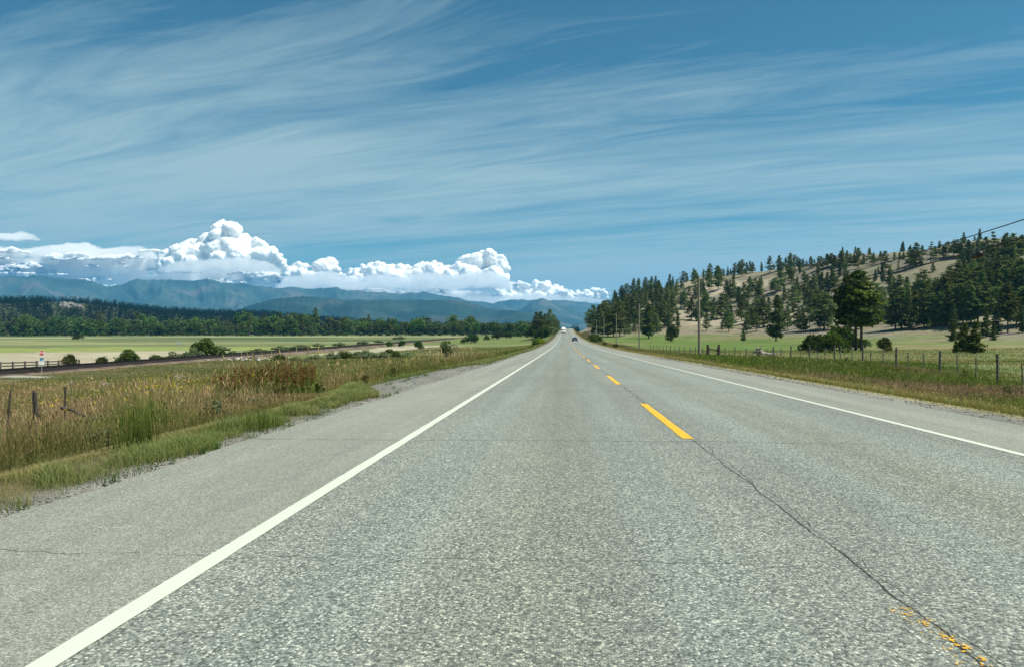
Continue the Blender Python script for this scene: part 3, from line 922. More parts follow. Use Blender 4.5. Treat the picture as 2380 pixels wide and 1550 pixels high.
def plant(name, pr, pos, h, label, cat, group=None, parts=True, wide=1.0, rz=None):
    rz = random.uniform(0, 6.28) if rz is None else rz
    sc = (h * wide, h * wide, h)
    if parts:
        t = thing(name, label, cat, pos, rz, group, sc)
        link('crown' if cat == 'tree' else 'foliage', pr[0], t)
        link('trunk' if cat == 'tree' else 'stem', pr[1], t)
    else:
        t = tag(link(name, pr[2], None, pos, rz, sc), label, cat, group)
    return t


def plant_px(name, pr, px, py, hp, label, cat, group=None, parts=True, wide=1.0, cap=40, dy=0):
    g = gp(px, py)
    if g is None: return None
    x, y, z, t = g
    return plant(name, pr, (x, y, z - 0.05), min(hp * t / F, cap), label, cat, group, parts, wide)


# ------------------------------------------------------------------ pines of the dry hill
z4 = lambda x, y, h: (1487.5 + .2303 * x, 535.5 + .2303 * y, .2303 * h)
z5 = lambda x, y, h: (1904 + .2303 * x, 505.75 + .2303 * y, .2303 * h)
z3 = lambda x, y, h: (1071 + .2111 * x, 624.75 + .2111 * y, .2111 * h)
G_SLOPE = ('pine among the scattered trees on the tan slope of the dry hill', 'scattered pines on the open slope of the dry hill')
G_SKY = ('pine on the crest of the dry hill, outlined against the sky', 'pines along the crest of the dry hill')
G_STAND = ('tall pine in the dense dark stand at the foot of the hill', 'pines of the dense stand below the hill crest')
G_ROADW = ('pine in the thick wood where the hill comes down to the road', 'pines of the wood beside the rising road')
TAKEN = []


def pine(t3, g, pr=None, wide=1.0, parts=True, label=None):
    px, py, hp = t3
    TAKEN.append((px, py))
    return plant_px('pine_tree', pr or random.choice(PINES), px, py, hp, label or g[0], 'tree', None if label else g[1], parts, wide * random.uniform(1.1, 1.42))


for e in [(165, 1030, 180), (520, 905, 240), (600, 965, 60), (830, 1010, 90), (862, 990, 170), (820, 890, 260), (680, 860, 230), (640, 850, 200), (740, 850, 180), (880, 700, 210),
          (910, 720, 220), (790, 600, 250), (700, 600, 180), (450, 800, 200), (410, 790, 170), (270, 740, 220), (310, 700, 180), (190, 700, 200), (110, 700, 160), (330, 860, 230), (210, 900, 260),
          (60, 860, 220), (30, 740, 170), (1000, 900, 170), (1025, 920, 250), (1045, 700, 180), (1110, 640, 180), (1170, 660, 180), (1205, 650, 170), (1335, 600, 100), (1420, 610, 200),
          (1540, 830, 290), (1560, 640, 120), (1660, 520, 120), (1690, 620, 180), (1640, 640, 100), (1730, 900, 330), (1790, 880, 300), (1840, 870, 280), (1170, 940, 180),
          (1240, 980, 300), (1250, 780, 120), (1490, 1010, 260), (1820, 1000, 220), (1900, 1010, 210), (1940, 900, 150), (1990, 980, 60), (250, 980, 280), (560, 700, 150), (600, 640, 150), (370, 640, 150), (120, 1000, 240)]:
    pine(z4(*e), G_SLOPE)
for e in [(75, 570, 130), (120, 575, 110), (165, 570, 100), (225, 560, 170), (265, 550, 140), (320, 545, 150), (360, 535, 90), (440, 560, 150), (545, 500, 120), (575, 500, 80), (640, 490, 100), (705, 490, 160), (795, 475, 110),
          (840, 470, 80), (880, 455, 90), (1030, 470, 180), (960, 455, 130), (1000, 450, 140), (1075, 440, 120), (1110, 435, 130), (1140, 430, 110), (1200, 420, 150), (1310, 440, 190), (1410, 410, 160), (1470, 400, 130), (1510, 480, 260), (1560, 405, 160), (1610, 390, 110),
          (1645, 385, 100), (1680, 380, 80), (1725, 380, 120), (1760, 380, 90), (1820, 400, 140), (1890, 385, 150), (1935, 370, 140), (1970, 370, 120), (2040, 400, 200)]:
    pine(z4(*e), G_SKY)
for e in [(80, 500, 140), (125, 490, 130), (155, 490, 110), (215, 500, 170), (275, 470, 140), (310, 480, 120), (350, 480, 120), (395, 520, 220), (450, 470, 110), (505, 460, 160), (550, 470, 120), (620, 465, 130), (665, 550, 220), (760, 440, 95),
          (810, 440, 90), (855, 440, 95), (920, 480, 190), (975, 500, 250), (1040, 415, 140), (1165, 405, 120), (1215, 400, 170), (1255, 400, 120), (1300, 392, 150), (1355, 390, 160), (1400, 400, 180), (1440, 400, 200), (1500, 400, 180),
          (1550, 380, 130), (1600, 360, 160), (1640, 380, 140), (1690, 420, 230), (1860, 420, 240), (1900, 410, 260), (1960, 430, 280), (2010, 380, 180), (2055, 380, 210)]:
    pine(z5(*e), G_SKY)
for e in [(50, 1130, 380), (570, 1060, 400), (640, 1020, 330), (690, 1030, 170), (595, 560, 60), (715, 700, 210), (800, 800, 230), (880, 830, 240), (990, 760, 170), (1050, 790, 270), (1150, 545, 100), (1400, 560, 150), (1750, 480, 200), (60, 660, 60)]:
    pine(z5(*e), G_SLOPE)
pine(z5(1125, 460, 220), G_SKY, SPARSE, label='thin open-crowned pine on the hill crest with sky showing through its branches')
pine(z5(1770, 480, 350), G_SKY, SPARSE, 0.9, label='tallest slim pine on the hill crest, reaching above the overhead cable')
pine(z5(800, 560, 150), G_SLOPE, SPARSE, 0.5, label='thin nearly bare pine on the pale slope under the overhead cable')
# dense stand at the right
for e in [(770, 1135, 420), (830, 1130, 450), (900, 1130, 400), (980, 1100, 380), (1060, 1110, 400), (1140, 1100, 350), (1210, 1100, 360), (1290, 1080, 420), (1380, 1080, 400), (1450, 1070, 420), (1530, 1080, 450),
          (1600, 1060, 420), (1700, 1060, 430), (1780, 1070, 380), (1990, 1080, 350), (2050, 1090, 400), (2110, 1090, 420), (1110, 1130, 110),
          (800, 1000, 300), (880, 960, 300), (960, 980, 330), (1040, 960, 340), (1120, 940, 320), (1190, 960, 330), (1260, 940, 380), (1340, 930, 400), (1420, 920, 380), (1500, 930, 420), (1570, 910, 380), (1650, 920, 400), (1730, 900, 380), (1820, 930, 420), (1890, 900, 400), (1960, 920, 420), (2040, 900, 420), (2110, 900, 420),
          (1330, 760, 280), (1410, 770, 320), (1480, 760, 300), (1560, 770, 320), (1640, 760, 300), (1720, 770, 330), (1800, 760, 330), (1880, 770, 350), (1950, 760, 330), (2030, 760, 350), (2110, 760, 330), (1180, 800, 200), (1240, 790, 190),
          (1460, 640, 220), (1560, 620, 200), (1650, 610, 220), (1800, 620, 230), (1900, 600, 230), (2000, 610, 240)]:
    pine(z5(*e), G_STAND, random.choice(PINES + BIGP[2:3]))
# wood beside the road
for e in [(1240, 655, 170), (1290, 650, 150), (1345, 640, 170), (1400, 640, 260), (1450, 690, 300), (1520, 720, 330), (1590, 700, 360), (1620, 750, 330), (1680, 750, 350), (1750, 750, 400), (1800, 740, 130), (1850, 600, 300), (1900, 600, 350),
          (1910, 700, 140), (2150, 690, 200), (2040, 640, 220), (1270, 655, 140), (1320, 655, 120), (1375, 655, 150), (1425, 655, 210), (1480, 660, 220), (1550, 660, 260), (1650, 640, 250), (1710, 640, 260), (1780, 620, 260),
          (1500, 560, 180), (1560, 540, 170), (1620, 520, 180), (1680, 510, 190), (1740, 490, 190), (1800, 480, 200), (1860, 470, 200), (1920, 450, 200), (1980, 440, 200), (2040, 420, 190), (2100, 410, 190), (2160, 400, 190), (2210, 380, 180),
          (1580, 450, 150), (1640, 430, 170), (1700, 400, 170), (1770, 360, 180), (1830, 330, 170), (1900, 290, 190), (1960, 280, 180), (2030, 260, 170), (2100, 240, 160), (2170, 220, 170), (2240, 200, 160),
          (1850, 720, 120), (1950, 560, 170), (2050, 540, 170), (2120, 530, 170), (2200, 520, 170), (2000, 600, 150)]:
    pine(z3(*e), G_ROADW)
for e in [(1930, 630, 190), (1990, 700, 140), (2080, 600, 200), (2240, 620, 210)]:
    pine(z3(*e), G_SLOPE)

fillr = random.Random(17); made = 0
while made < 46:
    px, py = fillr.uniform(1440, 2010), fillr.uniform(655, 775)
    if min((px - a) ** 2 + 1.5 * (py - b) ** 2 for a, b in TAKEN) < 130: continue
    g = gp(px, py)
    if g is None or g[1] < 300 or g[2] < 1 or g[1] > 990: continue
    pine((px, py, fillr.uniform(9, 16) * F / g[3]), G_SLOPE if px > 1560 else G_ROADW); made += 1
FIRS = [proto('fir', pine_arrays(280 + i, rad=r_, base=.06, nb=70, nt=3, kq=7, size=0.040, shape='cone', cols=((0.045, 0.078, 0.042), (0.12, 0.155, 0.072))), M_NEEDLE, M_BARK) for i, r_ in enumerate((.17, .20, .15))]
G_FIR = [('slender pointed fir among the pines on the open slope of the hill', 'slender firs on the open slope'), ('slender pointed fir in the dense stand below the hill crest', 'slender firs of the dense stand'), ('slender pointed fir on the skyline of the dry hill', 'slender firs along the crest'), ('slender pointed fir in the wood beside the rising road', 'slender firs of the roadside wood')]
for (n_, x0, x1, y0, y1, hmin, hmax, gi) in [(34, 1580, 2080, 625, 765, 8, 15, 0), (14, 2235, 2400, 610, 690, 9, 14, 1), (18, 2080, 2400, 690, 775, 9, 14, 1), (26, 1360, 1580, 665, 765, 9, 17, 3)]:
    made = tries = 0
    while made < n_ and tries < 4000:
        tries += 1
        px, py = fillr.uniform(x0, x1), fillr.uniform(y0, y1)
        if min((px - a) ** 2 + 1.5 * (py - b) ** 2 for a, b in TAKEN) < 60: continue
        g = gp(px, py)
        if g is None or g[1] < 230 or g[2] < .5 or g[1] > 990: continue
        TAKEN.append((px, py))
        plant('fir_tree', fillr.choice(FIRS), (g[0], g[1], g[2] - .1), fillr.uniform(hmin, hmax), G_FIR[gi][0], 'tree', G_FIR[gi][1], True, fillr.uniform(.95, 1.25)); made += 1
for i in range(44):
    s_ = fillr.uniform(60, 700); t_ = fillr.uniform(-45, 12)
    x, y = RIDGE_A + RIDGE_D * s_ + RIDGE_N * t_
    if x / y > .64: continue
    plant('fir_tree', fillr.choice(FIRS), (x, y, gz(x, y) - .1), fillr.uniform(5.5, 11), G_FIR[2][0], 'tree', G_FIR[2][1], False, fillr.uniform(.95, 1.3))
# named foreground pines
plant_px('pine_tree', BIGP[0], *z5(425, 1338, 830), 'tall sunlit pine, right-hand of three with bare trunks behind the wire fence', 'tree', None, True, 1.15)
plant_px('pine_tree', BIGP[1], *z5(312, 1335, 780), 'tall shaded pine with a bare trunk, left-hand one of three behind the wire fence', 'tree', None, True, 1.25)
plant_px('pine_tree', BIGP[3], *z5(367, 1338, 810), 'tall pine standing between the two outer trunks of a row of three', 'tree', None, True, 1.2)
plant_px('pine_tree', BIGP[2], *z4(1372, 1118, 475), 'broad dark pine with low branches standing alone on the green pasture', 'tree', None, True, 1.0)
plant_px('pine_tree', YOUNG[0], *z4(1042, 1118, 140), 'small bushy pine at the edge of the pasture beside the broad dark one', 'tree', None, True, 0.85)
plant_px('pine_tree', PINES[1], *z4(1075, 1035, 200), 'mid-sized pine just behind the small bushy one at the pasture edge', 'tree', None, True, 1.0)
plant_px('pine_tree', PINES[2], *z4(1650, 1025, 260), 'narrow pine alone on tan grass, its shadow lying to its left', 'tree', None, True, 1.0)
plant_px('pine_tree', PINES[1], *z4(85, 1092, 330), 'pine with a short bare trunk between two utility poles', 'tree', None, True, 1.0)
plant_px('pine_tree', BIGP[4], *z5(1903, 1162, 520), 'large dark pine with a thick bare trunk before the dense stand', 'tree', None, True, 1.0)
plant_px('pine_tree', BIGP[2], *z3(2070, 768, 390), 'dark pine by the slope foot just right of the second utility pole', 'tree', None, True, 0.9)
for (e, l, w) in [((1345, 1250, 235), 'young pine with its shadow on the grass, left of the young pine clump', .95), ((1478, 1362, 310), 'left pine of the clump of young pines on the pasture', 1.0),
               ((1582, 1368, 330), 'right pine of the clump of young pines on the pasture', 1.15), ((1375, 1360, 125), 'smallest bushy pine at the foot of the young pine clump', 1.2),
               ((1762, 1240, 185), 'young pine on its own to the right of the young pine clump', .85), ((1430, 1330, 250), 'slim young pine at the back of the young pine clump', .8), ((1690, 1200, 260), 'shaded young pine close behind the clump of young pines', .9)]:
    plant_px('pine_tree', YOUNG[int(e[0]) % 3], *z5(*e), l, 'tree', None, True, w)

# shrubs on the right pasture
for (px, py, w, h, k, l) in [(1893, 819, 1, 46, 0, 'dark rounded shrub, left one of the thicket near the dead stump'), (1935, 819, 1.05, 50, 1, 'leafy shrub in the middle of the thicket near the dead stump'), (1952, 815, .9, 62, 0, 'tall dark shrub at the back of the thicket beside the three pines'),
                             (2057, 818, .85, 40, 3, 'round grey-green shrub alone behind the wire fence'), (1988, 812, .9, 30, 0, 'low dark shrub under the three tall pines'), (2010, 810, .7, 24, 0, 'small shrub at the foot of the sunlit pine of three'),
                             (1562, 794, .7, 46, 3, 'big bushy shrub under the pines right of the second utility pole')]:
    plant_px('shrub', BUSH[k], px, py, h, l, 'shrub', None, True, w)
for (x, y, h, k, l) in [(-8.5, 252, 2.9, 4, 'bright yellow-green bush on the left bank of the road'), (-9.6, 246, 2.6, 1, 'darker green bush below the yellow-green one on the left bank'),
                        (10.8, 262, 2.6, 1, 'leafy green bush on the right road bank beyond the car'), (12.2, 290, 3.2, 0, 'dark green bush on the right road bank uphill of the leafy one'), (12.6, 330, 3.0, 0, 'dark bush on the right bank near the fourth utility pole'),
                        (10.4, 152, 1.1, 3, 'small brownish bush on the right verge beyond the second utility pole'), (10.3, 190, 1.2, 3, 'small dull bush on the right verge, farther of two')]:
    plant('bush', BUSH[k], (x, y, gz(x, y) - 0.05), h, l, 'bush')

# ------------------------------------------------------------------ conifers left of the crest, trees along the track
for (px, pt_, d_, l) in [(1246, 724, 500, 'outer left dark spruce of the clump left of the road crest'), (1257, 722, 480, 'dark spruce, second from the left in the clump at the road crest'), (1267, 728, 510, 'dark spruce in the middle of the clump at the road crest'),
                         (1276, 717, 490, 'tallest dark spruce of the clump left of the road crest'), (1285, 730, 520, 'dark spruce just right of the tallest one at the road crest'), (1292, 737, 560, 'short spruce near the truck at the road crest'), (1297, 743, 590, 'smallest spruce beside the truck at the road crest')]:
    x, y, zt = at_depth(px, pt_, d_); g_ = gz(x, y)
    plant('spruce_tree', PINES[(0, 5, 0)[px % 3]], (x, y, g_ - .1), zt - g_, l, 'tree', None, True, 1.15)
for i in range(12):
    x, y, zt = at_depth(random.uniform(1236, 1290), random.uniform(748, 762), random.uniform(470, 560)); g_ = gz(x, y)
    plant('shrub', random.choice(BUSH[:2]), (x, y, g_ - .1), max(2.5, zt - g_), 'dark undergrowth shrub below the spruce clump at the road crest', 'shrub', 'shrubs under the spruce clump', False, .8)
G_TRK = ('leafy tree in the dark row beyond the railway near the road crest', 'broadleaf trees of the row near the road crest')
for i, x in enumerate(range(-10, 840, 38)):
    y = 728 + random.uniform(-8, 14)
    plant_px('broadleaf_tree', random.choice(LEAFY[:3]), *z3(x + random.uniform(-12, 12), y, random.uniform(110, 165)), G_TRK[0], 'tree', G_TRK[1], False, random.uniform(0.9, 1.2))
for i, x in enumerate(range(500, 900, 45)):
    plant_px('shrub', random.choice(BUSH[:2]), *z3(x + random.uniform(-15, 15), 745 + random.uniform(-4, 4), random.uniform(40, 65)), 'dark shrub below the leafy row near the road crest', 'shrub', 'shrubs at the foot of the leafy row', False)
for (x, y, h, k, l) in [(110, 820, 115, 0, 'rounded dark bush at the end of the visible railway'), (285, 785, 55, 1, 'small round bush right of the end of the visible railway'), (400, 775, 95, 0, 'broad dark bush in front of the leafy row near the road crest'), (510, 765, 70, 0, 'dark bush nearest the road below the leafy row'), (25, 815, 45, 1, 'low bush beside the end of the visible railway')]:
    plant_px('bush', BUSH[k], *z3(x, y, h), l, 'bush')

# ------------------------------------------------------------------ far treeline across the meadow
G_FAR = ('rounded broadleaf tree in the line along the far edge of the meadow', 'broadleaf trees along the far edge of the meadow')
G_FARC = ('dark conifer standing among the trees at the far edge of the meadow', 'conifers in the line along the far edge of the meadow')
rng = random.Random(5)
px = -30.0
while px < 1120:
    for row in (0, 1):
        d = 930 + row * 70 + rng.uniform(-18, 18)
        x, y, _ = at_depth(px + rng.uniform(-5, 5), 770, d)
        hpx = rng.uniform(18, 42) + row * 8 + (8 if 560 < px < 740 else 0)
        if rng.random() < 0.24:
            plant('conifer_tree', rng.choice(PINES), (x, y, gz(x, y) - .1), hpx * 1.15 * d / F, G_FARC[0], 'tree', G_FARC[1], False, 1.05)
        else:
            plant('broadleaf_tree', rng.choice(LEAFY), (x, y, gz(x, y) - .1), hpx * d / F, G_FAR[0], 'tree', G_FAR[1], False, rng.uniform(0.9, 1.25))
    px += rng.uniform(13, 19)
for i in range(46):
    d = 905 + rng.uniform(-10, 8)
    x, y, _ = at_depth(-20 + i * 25 + rng.uniform(-9, 9), 770, d)
    plant('shrub', rng.choice(BUSH[:2]), (x, y, gz(x, y) - .1), rng.uniform(3.0, 6.0), 'low shrub at the foot of the far treeline across the meadow', 'shrub', 'shrubs below the far treeline', False, rng.uniform(0.9, 1.3))
plant_px('bush', BUSH[0], 182, 790, 14, 'rounded bush alone in the meadow before the far trees', 'bush')

# wooded hill: too many to count
base_v = []
for i in range(6):
    V, Q, c, WV, WQ = pine_arrays(400 + i, rad=0.2 + 0.05 * (i % 3), base=0.05, nb=16, nt=1, kq=2, size=0.11, shape='cone' if i % 2 else 'oval', cols=((0.007, 0.018, 0.014), (0.020, 0.038, 0.024)), limbs=False)
    base_v.append((V, Q, c))
for i in range(2):
    V, Q, c, WV, WQ = leafy_arrays(410 + i, w=0.7, base=0.0, lobes=7, per=6, size=0.15, stems=1, cols=((0.04, 0.075, 0.022), (0.08, 0.115, 0.035)))
    base_v.append((V, Q, c))
VV, QQ, CL, o = [], [], [], 0
fr = np.random.default_rng(77)
cnt = 0
while cnt < 7600:
    a = fr.uniform(-0.74, 0.02); r = math.sqrt(fr.uniform(1010 ** 2, 2500 ** 2))
    x, y = r * math.sin(a), r * math.cos(a)
    # rocky clearing near the top of the hill
    if abs(a - az_el(165, 705)[0]) < 0.022 and 1820 < r < 2160 and vnoise(x * .02, y * .02, 4) > 0.35: continue
    if x > -40 and r < 1300: continue
    k = fr.integers(0, 6) if (r > 1350 or fr.random() < 0.45) else fr.integers(6, 8)
    h = fr.uniform(11, 21) * (1 if k < 6 else .85)
    V, Q, c = base_v[k]
    th = fr.uniform(0, 6.28); ct, st = math.cos(th), math.sin(th)
    W = np.stack([V[:, 0] * ct - V[:, 1] * st, V[:, 0] * st + V[:, 1] * ct, V[:, 2]], 1) * [h, h, h] + [x, y, gz(x, y) - 0.5]
    VV.append(W); QQ.append(Q + o); CL.append(c * fr.uniform(0.5, 0.9) * ((0.95, 1.0, 1.05) if k < 6 else (1.3, 1.25, 1.2))); o += len(V); cnt += 1
tag(link('forest', mesh_np('forest', np.concatenate(VV), [np.concatenate(QQ)], M_NEEDLE, np.concatenate(CL))), kind='stuff')
# pale rock in the clearing
for i in range(9):
    a = az_el(165 + random.uniform(-26, 30), 700)[0]; r = random.uniform(1850, 2130)
    x, y = r * math.sin(a), r * math.cos(a)
    o = MB().ball((0, 0, 0), random.uniform(5, 10), 3, (1.3, 1, 0.8), 0.14).build('rock_outcrop', M_ROCKDULL, None, False, (x, y, gz(x, y)))
    tag(o, 'grey rock face in the clearing near the top of the wooded hill', 'rock outcrop', 'rock faces in the clearing of the wooded hill')

# ------------------------------------------------------------------ clouds (outside the haze)
def cloud(name, D, rows, seed, label=None, voxel=38.0, kind=None, disp=1.0, flat=(1.0, 1.0), mat=None):
    """rows: (x0, x1, y_base, [(x, y_top), ...]) outline in photo px at distance D; filled with lobes, fused and roughened"""
    rr_ = random.Random(seed)
    ico = bmesh.new(); bmesh.ops.create_icosphere(ico, subdivisions=2, radius=1.0)
    IV = np.array([v.co[:] for v in ico.verts]); IF = np.array([[v.index for v in f.verts] for f in ico.faces]); ico.free()
    VV, FF = [], []
    s = D / F
    for (x0, x1, yb, tops, depth) in rows:
        xs = [p[0] for p in tops]; ys_ = [p[1] for p in tops]
        n = max(8, int((x1 - x0) / (5.0 if not kind else 2.2)))
        for i in range(n * 3):
            px = rr_.uniform(x0, x1)
            yt = float(np.interp(px, xs, ys_))
            hh = yb - yt
            if hh < 4: continue
            f = rr_.random() ** 0.7
            rp = min(max(5.0, hh * rr_.uniform(0.16, 0.36)), 30 if not kind else 17) * (1.0 - 0.35 * f)
            py = yb - rp * 0.55 - f * max(0.0, hh - 1.55 * rp)
            w = rr_.uniform(-1, 1) * depth * (1 - 0.6 * f)
            d = D + w * s
            x, y, z = at_depth(px, py, d)
            r = rp * s
            FF.append(IF + len(VV) * len(IV))
            VV.append(IV * [r * flat[0] * rr_.uniform(.9, 1.25), r * flat[0] * rr_.uniform(.9, 1.2), r * flat[1] * rr_.uniform(.75, 1.0)] + [x, y, z])
    o = link(name, mesh_np(name, np.concatenate(VV), [np.concatenate(FF)], mat or M_CLOUD))
    rm = o.modifiers.new('fuse', 'REMESH'); rm.mode = 'VOXEL'; rm.voxel_size = voxel; rm.use_smooth_shade = True
    for k, (size, st, dep) in enumerate([(420, 150, 1), (150, 70, 2), (60, 40, 3)]):
        tx = bpy.data.textures.new(f'puffs_{name}_{k}', 'CLOUDS'); tx.noise_scale = size * disp; tx.noise_depth = dep; tx.noise_basis = 'VORONOI_F1' if k < 2 else 'BLENDER_ORIGINAL'
        dm = o.modifiers.new('puff', 'DISPLACE'); dm.texture = tx; dm.texture_coords = 'GLOBAL'; dm.strength = (-st if k < 2 else st) * disp; dm.mid_level = 0.4
    if label: tag(o, label, 'cloud')
    if kind: tag(o, kind=kind)
    return o


cloud('cumulus_cloud', 24000, [(365, 662, 628, [(365, 600), (385, 575), (410, 560), (440, 550), (470, 545), (495, 528), (508, 512), (528, 506), (548, 512), (555, 535), (575, 540), (600, 552), (630, 565), (650, 580), (662, 600)], 60),
                               (480, 560, 560, [(480, 548), (505, 515), (528, 507), (550, 516), (560, 545)], 20)], 1, 'tall white cumulus cloud towering over the snow-capped mountains', 26)
cloud('cumulus_cloud', 23500, [(795, 1180, 668, [(795, 640), (815, 618), (850, 610), (890, 600), (920, 612), (960, 615), (1000, 598), (1030, 606), (1050, 612), (1075, 590), (1110, 580), (1135, 574), (1155, 580), (1172, 600), (1180, 625)], 60)], 2,
      'broad white cumulus cloud with a bright bulging tower at one end', 26)
cloud('cumulus_cloud', 25000, [(1145, 1418, 704, [(1145, 668), (1165, 652), (1190, 648), (1220, 655), (1260, 644), (1290, 655), (1320, 668), (1350, 672), (1380, 668), (1405, 666), (1418, 680)], 50)], 3, 'small bright cumulus cloud low over the end of the road', 32)
cloud('cumulus_cloud', 24500, [(660, 790, 655, [(660, 620), (680, 606), (715, 610), (740, 600), (762, 594), (780, 602), (790, 625)], 45)], 4, 'small grey-white cumulus cloud between the two large white ones', 32)
cloud('clouds', 26500, [(-160, 90, 562, [(-160, 540), (-60, 538), (30, 538), (60, 534), (85, 542), (90, 552)], 60), (-160, 240, 600, [(-160, 570), (0, 568), (60, 575), (110, 566), (160, 558), (205, 560), (240, 576)], 70),
                        (-160, 400, 640, [(-160, 590), (0, 590), (60, 596), (150, 592), (220, 580), (260, 570), (310, 562), (350, 580), (400, 600)], 80), (-160, 520, 668, [(-160, 625), (60, 622), (200, 630), (330, 632), (450, 636), (520, 650)], 90),
                        (380, 900, 688, [(380, 615), (470, 612), (560, 612), (640, 618), (720, 634), (800, 645), (900, 655)], 90), (700, 1300, 712, [(700, 672), (850, 668), (980, 664), (1100, 672), (1200, 680), (1300, 690)], 90)], 6, None, 46, 'stuff', 1.0, (1.6, 0.72), M_BANK)
cloud('clouds', 22000, [(655, 1185, 676, [(655, 640), (700, 634), (760, 622), (820, 640), (880, 632), (940, 636), (1000, 628), (1060, 634), (1120, 622), (1160, 630), (1185, 650)], 40), (1150, 1420, 708, [(1150, 690), (1220, 676), (1300, 682), (1380, 688), (1420, 698)], 40),
                        (370, 650, 636, [(370, 622), (420, 600), (500, 596), (560, 592), (610, 598), (650, 618)], 40), (650, 1300, 716, [(650, 685), (800, 676), (1000, 674), (1150, 684), (1300, 700)], 60)], 12, None, 40, 'stuff', .9, (1.6, 0.7), M_BANK)  # thin cloud added in front to grey the cumulus bases like shade
M_CLOUDSHADE = mat_cloud('shade_tinted_cloud_lumps', (0.66, 0.675, 0.685), 300.0)  # shade from cloud above is put into a greyer base colour
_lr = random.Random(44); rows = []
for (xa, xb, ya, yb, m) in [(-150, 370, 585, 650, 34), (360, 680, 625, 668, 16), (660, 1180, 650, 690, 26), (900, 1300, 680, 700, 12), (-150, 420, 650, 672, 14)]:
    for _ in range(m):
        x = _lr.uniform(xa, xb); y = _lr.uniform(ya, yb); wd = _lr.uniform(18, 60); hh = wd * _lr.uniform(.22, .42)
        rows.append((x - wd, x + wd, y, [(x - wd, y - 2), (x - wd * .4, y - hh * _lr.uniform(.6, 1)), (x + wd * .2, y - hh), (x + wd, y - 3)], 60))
cloud('clouds', 25600, rows, 9, None, 34, 'stuff', .7, (1.45, 0.6), M_CLOUDSHADE)

# ------------------------------------------------------------------ railway
def rail_part(off, w, h, z0, name, mat, parent):
    ys = np.concatenate([np.arange(-40, 250, 6), np.arange(250, 820, 15)]).astype(float)
    sec = np.array([(-w, 0), (-w * .35, .03), (-w * .35, h - .05), (-w * .6, h - .03), (-w * .6, h), (w * .6, h), (w * .6, h - .03), (w * .35, h - .05), (w * .35, .03), (w, 0)])
    V = np.stack([np.stack([xtrack(y) + off + sec[:, 0], np.full(len(sec), y), z0 + sec[:, 1]], -1) for y in ys])
    m, n = V.shape[:2]; k = np.arange(m * n).reshape(m, n)
    qq = np.stack([k[:-1], np.roll(k[:-1], -1, 1), np.roll(k[1:], -1, 1), k[1:]], -1).reshape(-1, 4)
    return link(name, mesh_np(name, V.reshape(-1, 3), [qq], mat), parent)


ysb = np.concatenate([np.arange(-40, 300, 2.0), np.arange(300, 830, 8.0)])
offs = np.array([-7.5, -5.2, -3.6, -2.5, -2.1, -1.7, -0.6, 0, 0.6, 1.7, 2.1, 2.5, 3.6, 5.2, 7.5])
zof = np.array([-2.9, -1.9, -1.15, -.70, -.55, -.31, -.27, -.28, -.27, -.31, -.55, -.70, -1.15, -1.9, -2.9])
OB, YB = np.meshgrid(offs, ysb)
ZB = RAILZ + zof[None] + .22 * (fbm(OB * 1.5, YB * 1.1, 4, 141) - .5) * (np.abs(OB) > 2)
nb_ = fbm(OB * .6, YB * .25, 4, 143); n3_ = vnoise(OB * 3, YB * 2, 144)
CB = np.array((.128, .098, .076))[None, None] * (.55 + .95 * n3_[..., None])
m_ = (sstep(4.2, 6.2, np.abs(OB) + 3 * (nb_ - .5)))[..., None]; CB = CB * (1 - m_) + np.array((.10, .105, .05)) * m_
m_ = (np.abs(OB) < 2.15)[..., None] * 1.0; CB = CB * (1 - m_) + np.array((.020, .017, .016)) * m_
m_ = (np.abs(OB) < 0.65)[..., None] * 1.0; CB = CB * (1 - m_) + np.array((.085, .07, .06)) * m_
kb = np.arange(OB.size).reshape(OB.shape); qb = np.stack([kb[:-1, :-1], kb[:-1, 1:], kb[1:, 1:], kb[1:, :-1]], -1).reshape(-1, 4)
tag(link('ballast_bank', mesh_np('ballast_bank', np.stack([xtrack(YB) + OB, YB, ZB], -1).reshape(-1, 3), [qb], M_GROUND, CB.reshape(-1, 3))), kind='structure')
trk = thing('railway_track', 'dark railway track running along its brown ballast bank across the meadow', 'railway')
rail_part(-0.75, 0.08, 0.26, RAILZ - 0.22, 'rail', M_RAIL, trk)
rail_part(0.75, 0.08, 0.26, RAILZ - 0.22, 'rail', M_RAIL, trk)
mb = MB(); y = -20.0
while y < 420:
    mb.box((float(xtrack(y)), y, RAILZ - 0.30), (2.6, 0.26, 0.2), rz=0.0325 + random.uniform(-.02, .02)); y += 0.62
tag(mb.build('sleepers', M_SLEEPER, trk), kind='stuff')
# black and white stones dumped below the ballast
mb = MB()
for i in range(90):
    p = gp(random.gauss(545, 60), random.uniform(830, 838) + (0 if random.random() < .8 else -3))
    if p: mb.ball((p[0], p[1], p[2] + .05), random.uniform(0.12, 0.42), 1, (1.3, 1, .7), .25)
tag(mb.build('rubble', M_ROCK), kind='stuff')
mb = MB()
for i in range(60):
    p = gp(random.gauss(560, 70), random.uniform(829, 836))
    if p: mb.ball((p[0], p[1], p[2] + .05), random.uniform(0.15, 0.5), 1, (1.4, 1, .6), .25)
tag(mb.build('rubble', M_BLACK), kind='stuff')

